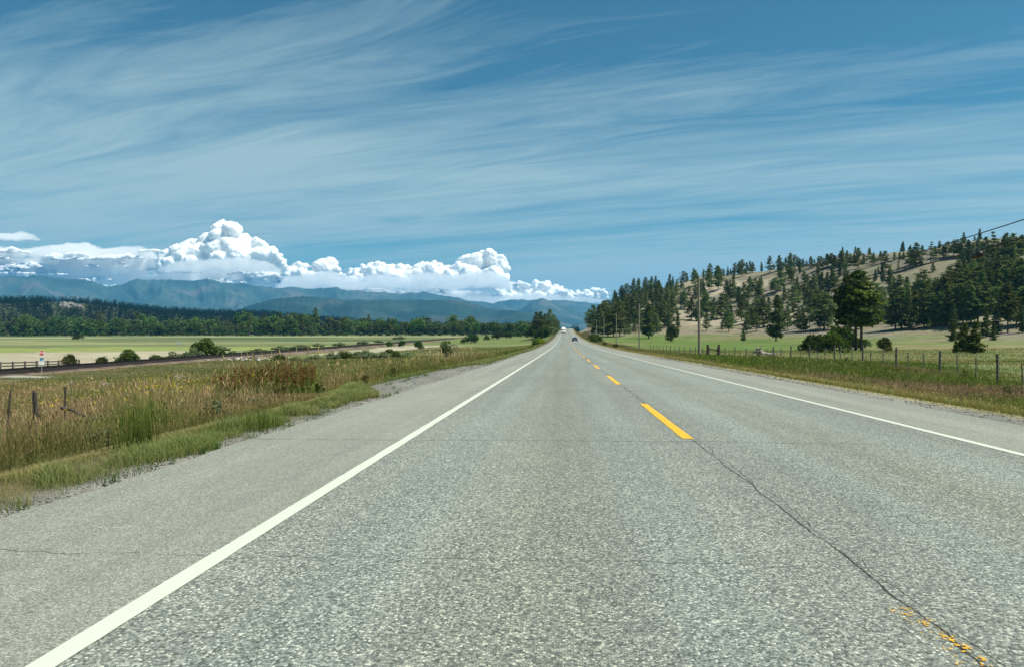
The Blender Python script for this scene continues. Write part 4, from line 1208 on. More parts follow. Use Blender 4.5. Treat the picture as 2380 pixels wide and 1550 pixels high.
# stop sign at the crossing
p = at_depth(97, 857, 112.0)
sx_, sy_ = p[0], p[1]; sz_ = gz(sx_, sy_)
st = thing('stop_sign', 'red octagonal STOP sign over small blue and white plates at the railway crossing', 'road sign', (sx_, sy_, sz_), R(38) + YAW * 0)
top = CAMZ + (HOR - 820) / F * 112.0 - sz_  # centre height of the octagon
MB().box((0, 0.03, (top + .3) / 2 - .2), (0.06, 0.05, top + .7)).build('post', M_STEEL, st)
octo = lambda r: [(r * math.cos(R(22.5 + 45 * k)), 0, top + r * math.sin(R(22.5 + 45 * k))) for k in range(8)]
pl = MB().poly(octo(0.40), 0.004).build('border', M_WHITE, st); pl.location = (0, -0.006, 0)
pr_ = MB().poly(octo(0.375), 0.003).build('sign_plate', M_RED, st); pr_.location = (0, -0.011, 0)


lt_ = link('lettering', STOP_ME, st, (0, -0.014, top)); lt_.rotation_euler = (math.pi / 2, 0, 0)
bz = CAMZ + (HOR - 834.5) / F * 112.0 - sz_
b_ = MB().box((0, -.01, bz), (0.46, 0.004, 0.42)).build('notice_plate', M_BLUE, st); b_['label'] = 'blue notice plate under the stop sign'
MB().poly([(-.02, -.016, bz - .17), (.06, -.016, bz - .1), (.2, -.016, bz - .1), (.2, -.016, bz - .16), (.05, -.016, bz - .2)], .002).build('symbol', M_WHITE, b_)
wz = CAMZ + (HOR - 843) / F * 112.0 - sz_
w_ = MB().box((-0.03, -.01, wz), (0.62, 0.004, 0.46)).build('notice_plate', M_WHITE, st); w_['label'] = 'white text plate at the bottom of the post'
mb = MB(); mb.box((-.05, -.014, wz + .17), (0.28, 0.002, .035))
for k in range(3): mb.box((-.03, -.014, wz + .08 - .09 * k), (0.44, 0.002, .018))
mb.build('text_lines', M_BLACK, w_)

# timber guard fence beyond the track
t = thing('guard_rail', 'dark timber guard rail with grey posts beside the railway crossing', 'guard rail')
A = np.array(at_depth(-30, 858, 113.5)); B = np.array(at_depth(184, 850, 133.0))
nP = 9
for k in range(nP):
    f = k / (nP - 1); c = A + (B - A) * f; zt = -3.28 - 0.3 * f
    MB().box((c[0], c[1], zt - 0.75), (0.24, 0.24, 1.6), rz=random.uniform(-.1, .1), bevel=.015).build('post', M_WOOD, t)
for zz in (-0.16, -0.62):
    a = Vector((A[0], A[1] - .16, -3.28 + zz)); b = Vector((B[0], B[1] - .16, -3.58 + zz)); mid = (a + b) / 2; d = b - a
    MB().box(mid, (d.length, 0.1, 0.2), rz=math.atan2(d.y, d.x), ry=-math.asin(d.z / d.length)).build('rail', M_DARKWOOD, t)

# back of a small sign beyond the track
p = gp(417, 827)
p = at_depth(416, 826, 192)
g_ = gz(p[0], p[1])
t = thing('small_sign', 'small grey sign on a thin post beyond the railway', 'road sign', (p[0], p[1], g_), R(30))
hs_ = CAMZ + (HOR - 796) / F * 192 - g_
MB().cyl((0, 0, hs_ / 2 - .1), (0, 0, 1), 0.045, hs_ + .4, 8).build('post', M_STEEL, t)
MB().box((0, -.06, hs_), (1.25, 0.02, 0.42), bevel=.004).build('sign_plate', M_STEEL, t)

# ------------------------------------------------------------------ shrubs on the left
for (px, py, h, k, w, l) in [(478, 826, 40, 1, 1.15, 'largest dark green bush, just beyond the railway'), (583, 800, 0, 0, 1, None), (163, 842, 26, 3, .75, 'small dense bush right of the stop sign'), (298, 838, 26, 1, 1.25, 'spreading dark bush beyond the railway, nearer the stop sign'), (237, 840, 17, 3, .8, 'small twiggy bush between two larger ones beyond the railway'),
                          (362, 834, 14, 3, 1.1, 'low bush to the left of the small grey sign'), (400, 832, 16, 2, 1.4, 'pale willow shrub behind the small grey sign'), (450, 828, 20, 2, 1.2, 'pale willow shrub leaning on the largest dark bush')]:
    if l is None: continue
    d = ray(px, py); tt = (xtrack(0) - 0) / (d[0] + 0.0325 * d[1]) * 1.06
    x, y, z = d[0] * tt, d[1] * tt, 0
    g_ = gz(x, y); hh = h * tt / F + max(0, CAMZ + d[2] * tt - g_)
    plant('bush', BUSH[k], (x, y, g_ - .05), hh, l, 'bush', None, True, w)
for i, (px, py, h) in enumerate([(600, 812, 12), (540, 818, 14), (650, 808, 12), (700, 803, 13), (740, 800, 11), (790, 797, 10), (845, 793, 10), (520, 808, 11), (570, 806, 10), (690, 795, 10), (930, 789, 10), (880, 792, 9)]):
    d = ray(px, py); tt = xtrack(0) / (d[0] + 0.0325 * d[1]) * random.uniform(1.1, 1.5)
    x, y = d[0] * tt, d[1] * tt
    plant('shrub', BUSH[2], (x, y, gz(x, y) - .05), 0.7 + h * tt / F * .55, 'pale grey-green willow shrub in the thicket just beyond the railway', 'shrub', 'willow shrubs beyond the railway', False, random.uniform(2.2, 3.4))
for i, (px, py, h) in enumerate([(650, 836, 22), (690, 838, 20), (735, 835, 20), (770, 834, 26), (800, 833, 28), (830, 832, 26), (860, 832, 24), (890, 831, 24), (920, 830, 24), (948, 830, 22), (712, 840, 14), (850, 828, 26), (905, 826, 24)]):
    plant_px('shrub', BUSH[2 if i % 4 else 1], px, py + 2, h * .72, 'grey-green willow shrub in the ditch before the railway bank', 'shrub', 'willow shrubs in the ditch', False, random.uniform(1.4, 2.0))
for (px, py, h, l) in [(935, 806, 16, 'small dark bush on the far railway bank'), (972, 812, 22, 'round dark bush on the railway bank left of the small tree'), (905, 806, 14, 'low dark bush at the railway bank, next to the round one')]:
    plant_px('bush', BUSH[0], px, py, h, l, 'bush', None, True, .8)
plant_px('small_tree', WISPY, 1039, 839, 50, 'small wispy many-stemmed tree standing alone by the left verge', 'tree', None, True, 1.0)

# ------------------------------------------------------------------ old fence on the near left
def old_post(px0, py0, px1, py1, dist, r, label, name='old_fence_post', twist=0.05, extra=None):
    b = Vector(at_depth(px1, py1, dist)); tp = Vector(at_depth(px0, py0, dist))
    t = thing(name, label, 'fence post', tuple(b))
    d = tp - b
    pts = [d * f + Vector((random.uniform(-1, 1), random.uniform(-1, 1), 0)) * twist * r * 4 for f in np.linspace(-0.15, 1, 9)]
    MB().tube(pts, [r * (1.15 - 0.35 * i / 8) * random.uniform(.85, 1.15) for i in range(9)], 8, True, .14).build('shaft', M_DARKWOOD, t)
    return t, b, tp


old_post(25, 905, 16, 1002, 20.5, 0.028, 'slender leaning old fence post at the grassy slope, outermost from the road')
t, b, tp = old_post(82, 911, 87, 1022, 19.0, 0.05, 'thick gnarled dark fence post in the tall grass')
old_post(77, 907, 80, 960, 19.6, 0.035, 'thin broken fence post just behind the thick gnarled one', twist=.08)
t, b, tp = old_post(152, 898, 150.5, 992, 20.5, 0.034, 'dark fence post with a fallen rail leaning on it')
q0 = Vector(at_depth(143, 945, 18.6)); q1 = Vector(at_depth(238, 980, 16.6))
t = thing('fence_rail', 'broken old fence rail slanting down into the grass', 'fence rail', tuple(q1))
d = q0 - q1
MB().tube([d * f + Vector((0, 0, random.uniform(-.03, .03))) for f in np.linspace(0, 1, 9)], [.035 * random.uniform(.8, 1.25) for _ in range(9)], 7, True, .15).build('timber', M_DARKWOOD, t)

# ------------------------------------------------------------------ wire fence on the right
fence = thing('wire_fence', 'long wire fence of wooden posts and thin stakes along the right pasture', 'fence')
FX = 19.8
posts = []
fy = 19.5; k = 0
while fy < 175:
    posts.append(fy); fy += 5.25 + random.uniform(-.25, .25)
pt_top = []
for k, y in enumerate(posts):
    x = FX + random.uniform(-.08, .08); z = gz(x, y); h = random.uniform(1.15, 1.35)
    mb = MB(); lean = random.uniform(-.04, .04)
    mb.tube([(x, y, z - .3), (x + lean * .5, y, z + h * .5), (x + lean, y, z + h)], [.062, .06, .056], 10, True, .04)
    mb.build('post', M_WOOD, fence, smooth=False); pt_top.append((x, y, z, h))
    if k % 1 == 0 and y < 95:
        for f in ((0.36, 0.7) if y < 60 else (0.5,)):
            yy = y + 5.25 * f; xx = FX + random.uniform(-.1, .1); zz = gz(xx, yy); hh = random.uniform(.95, 1.15); ln = random.uniform(-.06, .06)
            MB().tube([(xx, yy, zz - .2), (xx + ln, yy, zz + hh)], [.033, .028], 6).build('stake', M_WOOD, fence)
for f in (0.3, 0.55, 0.8, 0.97):
    MB().tube([(x - .07, y, z + 1.15 * f) for x, y, z, h in pt_top], 0.0035, 4).build('wire', M_WIRE, fence)
# double brace post by the first pole
for (px, py) in ((1654, 834), (1664.5, 834)):
    pass
p = gp(1658, 834)
t = thing('brace_post', 'pair of dark fence posts joined by a crossbar near the near utility pole', 'fence post', (p[0], p[1], p[2]))
for s_ in (-0.5, 0.5): MB().tube([(s_, 0, -.2), (s_ * .97, 0, 1.3)], [.12, .11], 9, True, .05).build('post', M_DARKWOOD, t)
MB().tube([(-.5, -.02, .95), (.5, -.02, .75)], [.06, .06], 7).build('crossbar', M_DARKWOOD, t)

# ------------------------------------------------------------------ utility poles and cables
PX = 17.6
pole_y = [21.5, 98.5, 176, 253, 331, 408, 486, 566]
ords = ['just out of the picture', 'nearest bare wooden utility pole beside the fence', 'second wooden utility pole along the pasture', 'third wooden utility pole along the pasture', 'fourth utility pole, rising past the roadside bushes', 'fifth utility pole, before the wood by the road', 'sixth utility pole, against the dark wood by the road', 'farthest utility pole, pale on the road cut near the crest']
att = []
for k, y in enumerate(pole_y):
    x = PX + (0 if k != 7 else 0.5); z = gz(x, y)
    h = 10.6 if k else 9.6
    if k == 0: lab = 'wooden utility pole carrying the cables, near the camera on the right'
    else: lab = ords[k]
    t = thing('utility_pole', lab, 'utility pole', (x, y, z), 0, 'utility poles along the right of the road')
    lean = random.uniform(-.08, .08) if k != 1 else -0.12
    MB().tube([(0, 0, -1), (lean * .2, 0, h * .25), (lean * .6, 0, h * .6), (lean, 0, h - .02), (lean, 0, h)], [.185, .17, .15, .125, .11], 14, True, .02).build('shaft', M_POLE, t)
    for zz in (6.35, 5.75):
        MB().cyl((lean * .5 - .02, -.16, zz if k else zz + 0.45), (0, 1, 0), .035, .16, 8).build('clamp', M_STEEL, t)
    att.append((x, y, z))


def cable(name, label, za, zb, sag, r, k0=0, k1=1):
    (x0, y0, z0), (x1, y1, z1) = att[k0], att[k1]
    a = Vector((x0 - .05, y0, z0 + za)); b = Vector((x1 - .05, y1, z1 + zb))
    pts = []
    for i in range(41):
        f = i / 40; q_ = a.lerp(b, f); q_.z -= 4 * sag * f * (1 - f); pts.append(q_)
    o = MB().tube(pts, r, 6).build(name, M_CABLE); tag(o, label, 'cable', 'overhead cables')
    return pts


c1 = cable('overhead_cable', 'upper overhead cable running to the nearest utility pole', 6.85, 6.35, 0.62, .021)
c2 = cable('overhead_cable', 'lower, thicker overhead cable that carries the black splice case', 6.15, 5.75, 0.62, .030)
for k in range(1, 7):
    cable('overhead_cable', 'thin overhead cable strung between the distant utility poles', 6.35, 6.35, 0.7, .012, k, k + 1)
# splice case
i_ = min(range(len(c2)), key=lambda i: abs(c2[i].y - 33.0)); q_ = c2[i_]; dv = (c2[i_ + 1] - c2[i_ - 1]).normalized()
t = thing('splice_case', 'black splice case hanging under the lower overhead cable', 'cable closure', tuple(q_))
MB().tube([dv * f + Vector((0, 0, -.2)) for f in (-.36, -.33, -.1, .1, .33, .36)], [.06, .125, .135, .135, .125, .06], 12).build('case', M_CABLE, t, smooth=True)
for f in (-.2, .2): MB().box(dv * f + Vector((0, 0, -.05)), (.03, .03, .22)).build('hanger', M_STEEL, t)
MB().tube([dv * -.36 + Vector((0, 0, -.18)), dv * -.7 + Vector((0, 0, -.14)), dv * -1.0 + Vector((0, 0, -.03)), dv * -2.2 + Vector((0, 0, -.03))], .018, 6).build('tail_cable', M_CABLE, t)

# ------------------------------------------------------------------ dead uprooted tree
p = gp(1784, 827)
sc_ = 58 * p[3] / F / 3.3
t = thing('dead_tree', 'uprooted bleached dead tree with a twisted root plate and bare branches on the pasture', 'dead tree', (p[0], p[1], p[2]), 0, None, sc_)
mb = MB()
for i in range(26):
    a = random.uniform(0, 6.28); l = random.uniform(.4, 1.0)
    mb.tube([(-1.1, 0, .55), (-1.1 + math.cos(a) * l * .5, random.uniform(-.3, .3), .55 + math.sin(a) * l * .5), (-1.1 + math.cos(a + .5) * l, random.uniform(-.4, .4), max(.02, .6 + math.sin(a + .5) * l))], [.16, .09, .02], 6, True, .2)
mb.build('root_plate', M_DEAD, t)
MB().tube([(-1.2, 0, .5), (-.5, .1, .35), (.3, .1, .22), (1.0, .2, .15)], [.26, .22, .17, .1], 9, True, .12).build('trunk', M_DEAD, t)
for pts in ([(.3, .1, .2), (.6, .1, .7), (.75, .1, 1.25)], [(.9, .2, .12), (1.4, .1, .55), (2.0, .1, 1.25)], [(.5, 0, .2), (1.0, -.1, .35), (1.5, -.1, .5)], [(-1.0, 0, .9), (-.9, .1, 1.35), (-.6, .1, 1.6)], [(.62, .1, .75), (.8, .1, .95), (.85, .1, 1.2)]):
    MB().tube(pts, [.085, .06, .02], 6, True, .12).build('branch', M_DEAD, t)

# ------------------------------------------------------------------ vehicles
def body_sec(y, zb, zt, w, tuck=0.0, n=3.2, m=20):
    out = []
    for k in range(m):
        a = 2 * math.pi * k / m; c, s = math.cos(a), math.sin(a)
        X_ = w * math.copysign(abs(c) ** (2 / n), c); Z_ = (zb + zt) / 2 + (zt - zb) / 2 * math.copysign(abs(s) ** (2 / n), s)
        if s > 0: X_ *= 1 - tuck * s
        out.append((X_, y, Z_))
    return out


def wheel(parent, x, y, r, w):
    o = MB().cyl((x, y, r), (1, 0, 0), r, w, 24).build('wheel', M_TYRE, parent)
    MB().cyl((x + math.copysign(w / 2 + .004, x), y, r), (1, 0, 0), r * .62, .02, 16).build('rim', M_RIM, o)
    return o


cy = 250.0; cx_ = 3.55
slope = math.atan((float(zroad(cy + 3)) - float(zroad(cy - 3))) / 6)
car = thing('car', 'dark blue car driving away in the right lane', 'car', (cx_, cy, float(zroad(cy)) + .012)); car.rotation_euler = (slope, 0, 0)
# rear towards the camera (-y)
MB().loft([body_sec(-2.12, .42, .86, .74), body_sec(-2.02, .34, .98, .84), body_sec(-1.5, .28, 1.02, .89, .05), body_sec(-.6, .26, .98, .90, .06), body_sec(.7, .26, .95, .90, .06), body_sec(1.5, .28, .86, .88, .06), body_sec(2.05, .34, .74, .80), body_sec(2.18, .42, .66, .66)]).build('body', M_CARBLUE, car, True)
MB().loft([body_sec(-1.75, .96, 1.02, .76), body_sec(-1.25, .9, 1.38, .70, .14), body_sec(-.5, .9, 1.47, .70, .16), body_sec(.2, .9, 1.44, .70, .16), body_sec(1.05, .9, .98, .72)]).build('cabin', M_CARBLUE, car, True)
MB().poly([(-.56, -1.74, 1.035), (.56, -1.74, 1.035), (.47, -1.36, 1.33), (-.47, -1.36, 1.33)], .01, (0, -1, .8)).build('rear_window', M_GLASS, car)
MB().poly([(-.55, 1.0, 1.03), (.55, 1.0, 1.03), (.46, .38, 1.38), (-.46, .38, 1.38)], .01, (0, 1, .8)).build('windscreen', M_GLASS, car)
for s_ in (-1, 1):
    MB().poly([(s_ * .725, -1.2, 1.02), (s_ * .725, .75, 1.02), (s_ * .62, .2, 1.36), (s_ * .62, -.95, 1.36)], .02, (s_, 0, .2)).build('side_window', M_GLASS, car)
    MB().ball((s_ * .98, .62, 1.03), .1, 2, (1, .6, .75)).build('wing_mirror', M_CARBLUE, car, True)
    MB().box((s_ * .66, -2.05, .84), (.26, .1, .14), bevel=.02).build('tail_light', M_LAMPRED, car)
    MB().box((s_ * .6, 2.08, .62), (.3, .12, .13), bevel=.02).build('headlight', M_LAMPCLEAR, car)
    for yy in (-1.35, 1.35): wheel(car, s_ * .80, yy, .32, .21)
MB().box((0, -2.14, .70), (.5, .02, .13)).build('licence_plate', M_WHITE, car)
MB().box((0, -2.10, .45), (1.4, .1, .16), bevel=.03).build('bumper', M_TYRE, car)

ty = 505.0; tx = -0.35
sl = math.atan((float(zroad(ty + 4)) - float(zroad(ty - 4))) / 8)
trk_ = thing('truck', 'white semi truck coming down the hill in the left lane', 'truck', (tx, ty, float(zroad(ty)) + .012)); trk_.rotation_euler = (sl, 0, 0)
MB().loft([body_sec(-3.3, .75, 1.45, .85, 0, 4), body_sec(-3.1, .65, 1.75, 1.0, 0, 4), body_sec(-1.6, .65, 1.95, 1.15, 0, 5), body_sec(-1.55, .7, 2.0, 1.18, 0, 5)]).build('bonnet', M_TRUCK, trk_, True)
MB().loft([body_sec(-1.6, .7, 1.95, 1.2, 0, 6), body_sec(-1.1, .7, 2.75, 1.22, .03, 6), body_sec(-.2, .7, 3.2, 1.22, .04, 6), body_sec(.9, .7, 3.95, 1.22, .04, 6), body_sec(1.6, .7, 3.95, 1.22, .03, 6)]).build('cab', M_TRUCK, trk_)
MB().poly([(-1.02, -1.62, 2.0), (1.02, -1.62, 2.0), (.96, -1.13, 2.68), (-.96, -1.13, 2.68)], .02, (0, -1, .7)).build('windscreen', M_GLASS, trk_)
MB().box((0, -3.36, 1.15), (.95, .06, .75), bevel=.03).build('grille', M_CHROME, trk_)
MB().box((0, -3.38, .55), (2.3, .2, .34), bevel=.05).build('bumper', M_TRUCK, trk_)
MB().box((0, 8.6, 2.55), (2.55, 13.4, 2.75), bevel=.04).build('trailer', M_TRUCK, trk_)
MB().box((0, 6.0, .95), (1.0, 17, .25)).build('chassis', M_TYRE, trk_)
for s_ in (-1, 1):
    MB().box((s_ * .88, -3.2, 1.05), (.32, .2, .26), bevel=.03).build('headlight', M_LAMPCLEAR, trk_)
    MB().box((s_ * 1.42, -1.35, 2.25), (.16, .12, .62), bevel=.03).build('wing_mirror', M_BLACK, trk_)
    MB().poly([(s_ * 1.225, -1.25, 2.0), (s_ * 1.225, -.2, 2.0), (s_ * 1.225, -.2, 2.65), (s_ * 1.225, -1.0, 2.65)], .02, (s_, 0, 0)).build('side_window', M_GLASS, trk_)
    for yy in (-2.4, 2.4, 3.7, 12.6, 13.9): wheel(trk_, s_ * 1.05, yy, .5, .3)

# scraps of tyre on the shoulder
for (px, py, l) in [(1665, 849, 'black scrap of tyre lying on the right shoulder opposite the near utility pole'), (1973, 918, 'small black scrap lying at the gravel edge of the right shoulder')]:
    p = gp(px, py); z = float(zroad(p[1])) + .01
    d = ray(px, py); tt = (CAMZ - (-.4)) / -d[2] if False else p[3]
    t = thing('tyre_scrap', l, 'debris', (p[0], p[1], gz(p[0], p[1]) + (0.14 if ROAD_L < p[0] < ROAD_R else .03)), .3)
    t.scale = (.5, .5, .5) if px < 1800 else (.24, .24, .24)
    MB().tube([(-.28, 0, .02), (-.1, .04, .06), (.1, -.02, .03), (.27, .03, .05)], [.02, .05, .05, .02], 6, True, .3).build('tread', M_TYRE, t)

# ------------------------------------------------------------------ grasses
def blades(name, P, H, W, base, tip, lean=0.35, seed=0, head=None, headcol=None):
    """P (n,3) roots; two-segment blades; optional seed heads (fraction)"""
    r = np.random.default_rng(seed); n = len(P)
    th = r.uniform(0, 2 * np.pi, n); dl = r.normal(0, 1, (n, 2)) * lean * H[:, None] * 0.6
    wx = np.cos(th) * W; wy = np.sin(th) * W; z0 = np.zeros(n)
    a = P + np.stack([-wx, -wy, z0 - 0.03], 1); b = P + np.stack([wx, wy, z0 - 0.03], 1)
    m = P + np.stack([dl[:, 0] * .35, dl[:, 1] * .35, H * .58], 1)
    c = m + np.stack([-wx, -wy, z0], 1) * .7; d = m + np.stack([wx, wy, z0], 1) * .7
    e = P + np.stack([dl[:, 0], dl[:, 1], H], 1)
    V = np.stack([a, b, d, c, e], 1).reshape(-1, 3)
    k = np.arange(n)[:, None] * 5
    Q = k + np.array([[0, 1, 2, 3]]); Tq = k + np.array([[3, 2, 4]])
    mid = base * 0.5 + tip * 0.5
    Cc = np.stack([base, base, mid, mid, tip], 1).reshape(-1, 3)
    if head is not None:
        s = r.random(n) < head; ns = s.sum()
        E = e[s]; up = (E - m[s]); up /= np.linalg.norm(up, axis=1, keepdims=True)
        L = H[s] * r.uniform(.12, .22, ns); hw = W[s] * r.uniform(1.6, 2.8, ns)
        sd = np.stack([np.cos(th[s]), np.sin(th[s]), np.zeros(ns)], 1)
        HV = np.stack([E - up * L[:, None] * .6, E + sd * hw[:, None], E + up * L[:, None], E - sd * hw[:, None]], 1).reshape(-1, 3)
        HQ = np.arange(ns)[:, None] * 4 + np.array([[0, 1, 2, 3]]) + len(V)
        V = np.concatenate([V, HV]); Q = np.concatenate([Q, HQ])
        hc = headcol if headcol is not None else tip[s]
        hc = np.broadcast_to(np.asarray(hc), (ns, 3)) * r.uniform(.75, 1.25, (ns, 1))
        Cc = np.concatenate([Cc, np.repeat(hc, 4, 0)])
    me = mesh_np(name, V, [Q, Tq], M_GRASS, Cc)
    return tag(link(name, me), kind='stuff')


def scatter(x0, x1, y0, y1, dens, seed):
    r = np.random.default_rng(seed)
    n = int((x1 - x0) * (y1 - y0) * dens)
    return r.uniform(x0, x1, n), r.uniform(y0, y1, n), r


def in_view(x, y, pad=0.03):
    a = x * cs + y * sn; d = -x * sn + y * cs
    return (d > 0.5) & (np.abs(a) < d * (CX / F + pad) + 1.0)


GREEN = np.array((0.115, 0.155, 0.036)); DKGREEN = np.array((0.055, 0.095, 0.022)); TAN = np.array((0.46, 0.335, 0.18)); PINK = np.array((0.44, 0.285, 0.185)); OLIVE = np.array((0.20, 0.185, 0.06)); PALE = np.array((0.34, 0.35, 0.155))
BROWN = np.array((0.17, 0.115, 0.06)); RUST = np.array((0.105, 0.058, 0.030))


def lerp(a, b, f): return a[None] * (1 - f[:, None]) + b[None] * f[:, None]


def left_edge(y):
    return 4.27 + 0.14 * sstep(8, 14, y) + 0.40 * (fbm(y * 0.8, y * 0 + 3, 4, 91) - 0.5) + 1.9 * sstep(17, 23, y) * (1 - sstep(34, 44, y))


# clumpy mown verge on the left
SPECS = [(-7.4, -4.05, 4, 24, 2300, 1), (-8.5, -4.4, 24, 60, 230, 2), (-9, -4.6, 60, 140, 50, 3)]
PX_, PH, PW, PB, PT = [], [], [], [], []
for (x0, x1, y0, y1, de, sd) in SPECS:
    x, y, r = scatter(x0, x1, y0, y1, de, sd)
    e = -x - left_edge(y)
    cl = fbm(x * 2.2, y * 1.5, 3, 93)
    cl2 = fbm(x * 0.7, y * 0.35, 3, 94)
    keep = in_view(x, y) & (e > 0.05 + 0.5 * np.maximum(0, .5 - cl) * 2) & (r.random(len(x)) < np.clip((cl - 0.32) * 5, 0.10, 1)) & (e < 1.1 + 1.4 * (cl2 - .1)) & (e < 1.75)
    x, y, e, cl, cl2 = x[keep], y[keep], e[keep], cl[keep], cl2[keep]
    n = len(x); k = r.random(n)
    hump = np.exp(-((e - 0.42) / 0.42) ** 2)
    H = (0.03 + 0.15 * hump * np.clip((cl - .3) * 4, .15, 1.4)) * r.uniform(.6, 1.2, n) + 0.02
    W = np.interp(y, [4, 12, 30, 60, 140], [.0022, .0034, .008, .016, .03])
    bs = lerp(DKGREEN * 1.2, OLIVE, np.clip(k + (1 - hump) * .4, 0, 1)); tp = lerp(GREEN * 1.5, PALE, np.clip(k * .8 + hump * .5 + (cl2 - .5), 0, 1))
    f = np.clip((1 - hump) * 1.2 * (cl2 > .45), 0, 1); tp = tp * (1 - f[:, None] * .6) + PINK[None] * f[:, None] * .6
    PX_.append(np.stack([x, y, ground(x, y)], 1)); PH.append(H); PW.append(W); PB.append(bs); PT.append(tp)
cat_ = np.concatenate
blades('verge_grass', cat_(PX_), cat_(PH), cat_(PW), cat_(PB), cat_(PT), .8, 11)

# tall meadow grass on the left slope
PX_, PH, PW, PB, PT = [], [], [], [], []
for (x0, x1, y0, y1, de, sd) in [(-22, -6.2, 5, 20, 520, 4), (-38, -6.4, 20, 45, 95, 5), (-66, -6.6, 45, 90, 26, 6), (-85, -7, 90, 190, 8, 7), (-60, -7, 190, 330, 2.6, 8)]:
    x, y, r = scatter(x0, x1, y0, y1, de, sd)
    n2 = fbm(x * .5, y * .5, 3, 53); lm = lane_mask(x, y, n2)
    e = -x - left_edge(y); tr = x - xtrack(y)
    keep = in_view(x, y) & (e > 1.15) & (lm < .25) & (tr > 5.2)
    x, y, e = x[keep], y[keep], e[keep]; n = len(x)
    z1 = fbm(x * .11 + 4, y * .09, 4, 95); z2 = fbm(x * .7, y * .6, 3, 96); z3_ = fbm(x * 2.5, y * 2.5, 2, 97)
    k = r.random(n)
    tanf = np.clip((z1 - .33) * 6 + (k - .5) * .9, 0, 1)
    tanf = tanf * (1 - .55 * sstep(35, 60, y) * sstep(.42, .58, fbm(x * .05, y * .03, 3, 104)))
    tanf = tanf * (1 - .8 * sstep(.56, .64, fbm(x * .28 + 9, y * .22, 3, 105)))
    # dock bed is greener
    dock = sstep(20, 22.5, y) * (1 - sstep(33, 36, y)) * sstep(-.50, -.46, x / y) * (1 - sstep(-.345, -.325, x / y))
    tanf = tanf * (1 - dock * .85)
    ramp_ = sstep(1.2, 3.6, e)
    H = (0.13 + 0.40 * ramp_ * (0.35 + 1.5 * (z2 - .2))) * r.uniform(.5, 1.3, n) + .16 * dock
    H = H * np.interp(y, [0, 20, 26, 40, 120, 330], [.8, .75, 1, .9, .7, .6]) * (1 + .25 * dock)
    H = H * (1 - .45 * sstep(8, 10.5, -x) * (1 - sstep(19, 25, y)))
    H = H * (1 - .55 * (1 - sstep(8, 40, tr[keep])) * (y > 60))
    tall = r.random(n) < .07 * ramp_ * (y < 70); H = np.where(tall, H * 1.7 + .12, H); tanf = np.where(tall, np.clip(tanf + .5, 0, 1), tanf)
    W = np.interp(y, [5, 15, 30, 60, 120, 300], [.0024, .0038, .008, .018, .04, .09])
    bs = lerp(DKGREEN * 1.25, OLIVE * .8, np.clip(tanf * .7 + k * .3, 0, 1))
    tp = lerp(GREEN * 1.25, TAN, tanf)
    tp = tp * (1 + .45 * dock * (1 - tanf))[:, None]
    pk = np.clip((fbm(x * .2, y * .2, 3, 98) - .5) * 6, 0, 1) * tanf
    tp = tp * (1 - pk[:, None] * .7) + PINK[None] * pk[:, None] * .7
    low = 1 - ramp_; tp = tp * (1 - .6 * low[:, None]) + OLIVE[None] * .6 * low[:, None]
    soil = (1 - sstep(9.5, 13, y)) * sstep(-9.5, -7.2, x); tp = tp * (1 - .55 * soil[:, None]) + BROWN[None] * 1.1 * .55 * soil[:, None]
    v = (.75 + .5 * z3_)[:, None]
    PX_.append(np.stack([x, y, ground(x, y)], 1)); PH.append(H); PW.append(W); PB.append(bs * v); PT.append(tp * v)
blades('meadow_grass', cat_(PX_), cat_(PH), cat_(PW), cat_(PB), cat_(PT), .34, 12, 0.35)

# rusty dock stalks
x, y, r = scatter(-15.5, -7.6, 22, 33.5, 24, 21)
kp = (fbm(x * .35, y * .3, 3, 99) + .12 * (r.random(len(x)) - .5) > .42) & (x / y > -.475 + .03 * (vnoise(x, y, 5) - .5)) & (x / y < -.34); x, y = x[kp], y[kp]; n = len(x)
H = r.uniform(.7, 1.05, n) * (.75 + .6 * vnoise(x * .6, y * .5, 8)); k = r.random(n)
D_ = np.stack([x, y, ground(x, y)], 1)
# stalk with a spike of seed clusters
VV = []; CL = []
nn = 16
for j in range(nn):
    f = .45 + .55 * j / nn
    q_ = D_ + np.stack([r.normal(0, .02, n), r.normal(0, .02, n), H * f], 1)
    VV.append(q_); CL.append(lerp(RUST, RUST * np.array((1.9, 1.7, 1.5)), r.random(n)))
C_ = cat_(VV); a, b = rand_frames(len(C_), r); a = a + [0, 0, .8]; a /= np.linalg.norm(a, axis=1, keepdims=True); b -= (b * a).sum(1, keepdims=True) * a; b /= np.linalg.norm(b, axis=1, keepdims=True)
s_ = r.uniform(.02, .05, len(C_)); V1, Q1 = cards(C_, s_, s_ * .55, a, b)
tag(link('dock_seed_stalks', mesh_np('dock_seed_stalks', V1, [Q1], M_GRASS, np.repeat(cat_(CL), 4, 0))), kind='stuff')
blades('dock_stems', cat_([D_] * 4), cat_([H * f for f in (.98, .6, .5, .45)]), np.full(4 * n, .014), np.tile(DKGREEN * 1.8, (4 * n, 1)), np.tile(GREEN * 1.5, (4 * n, 1)), .2, 23)

# tall green tufts in the dry grass
for (px, py, h, nb_) in [(318, 1040, .8, 170), (740, 905, .8, 160), (600, 1000, .5, 90), (330, 1015, .6, 60)]:
    p = gp(px, py); r = np.random.default_rng(int(px))
    P = np.stack([p[0] + r.normal(0, .16, nb_), p[1] + r.normal(0, .16, nb_), np.full(nb_, p[2])], 1)
    o = blades('grass_tuft', P, r.uniform(.5, 1, nb_) * h, np.full(nb_, .0042), np.tile(DKGREEN, (nb_, 1)), np.tile(GREEN * 1.3, (nb_, 1)), .35, int(px) + 1)

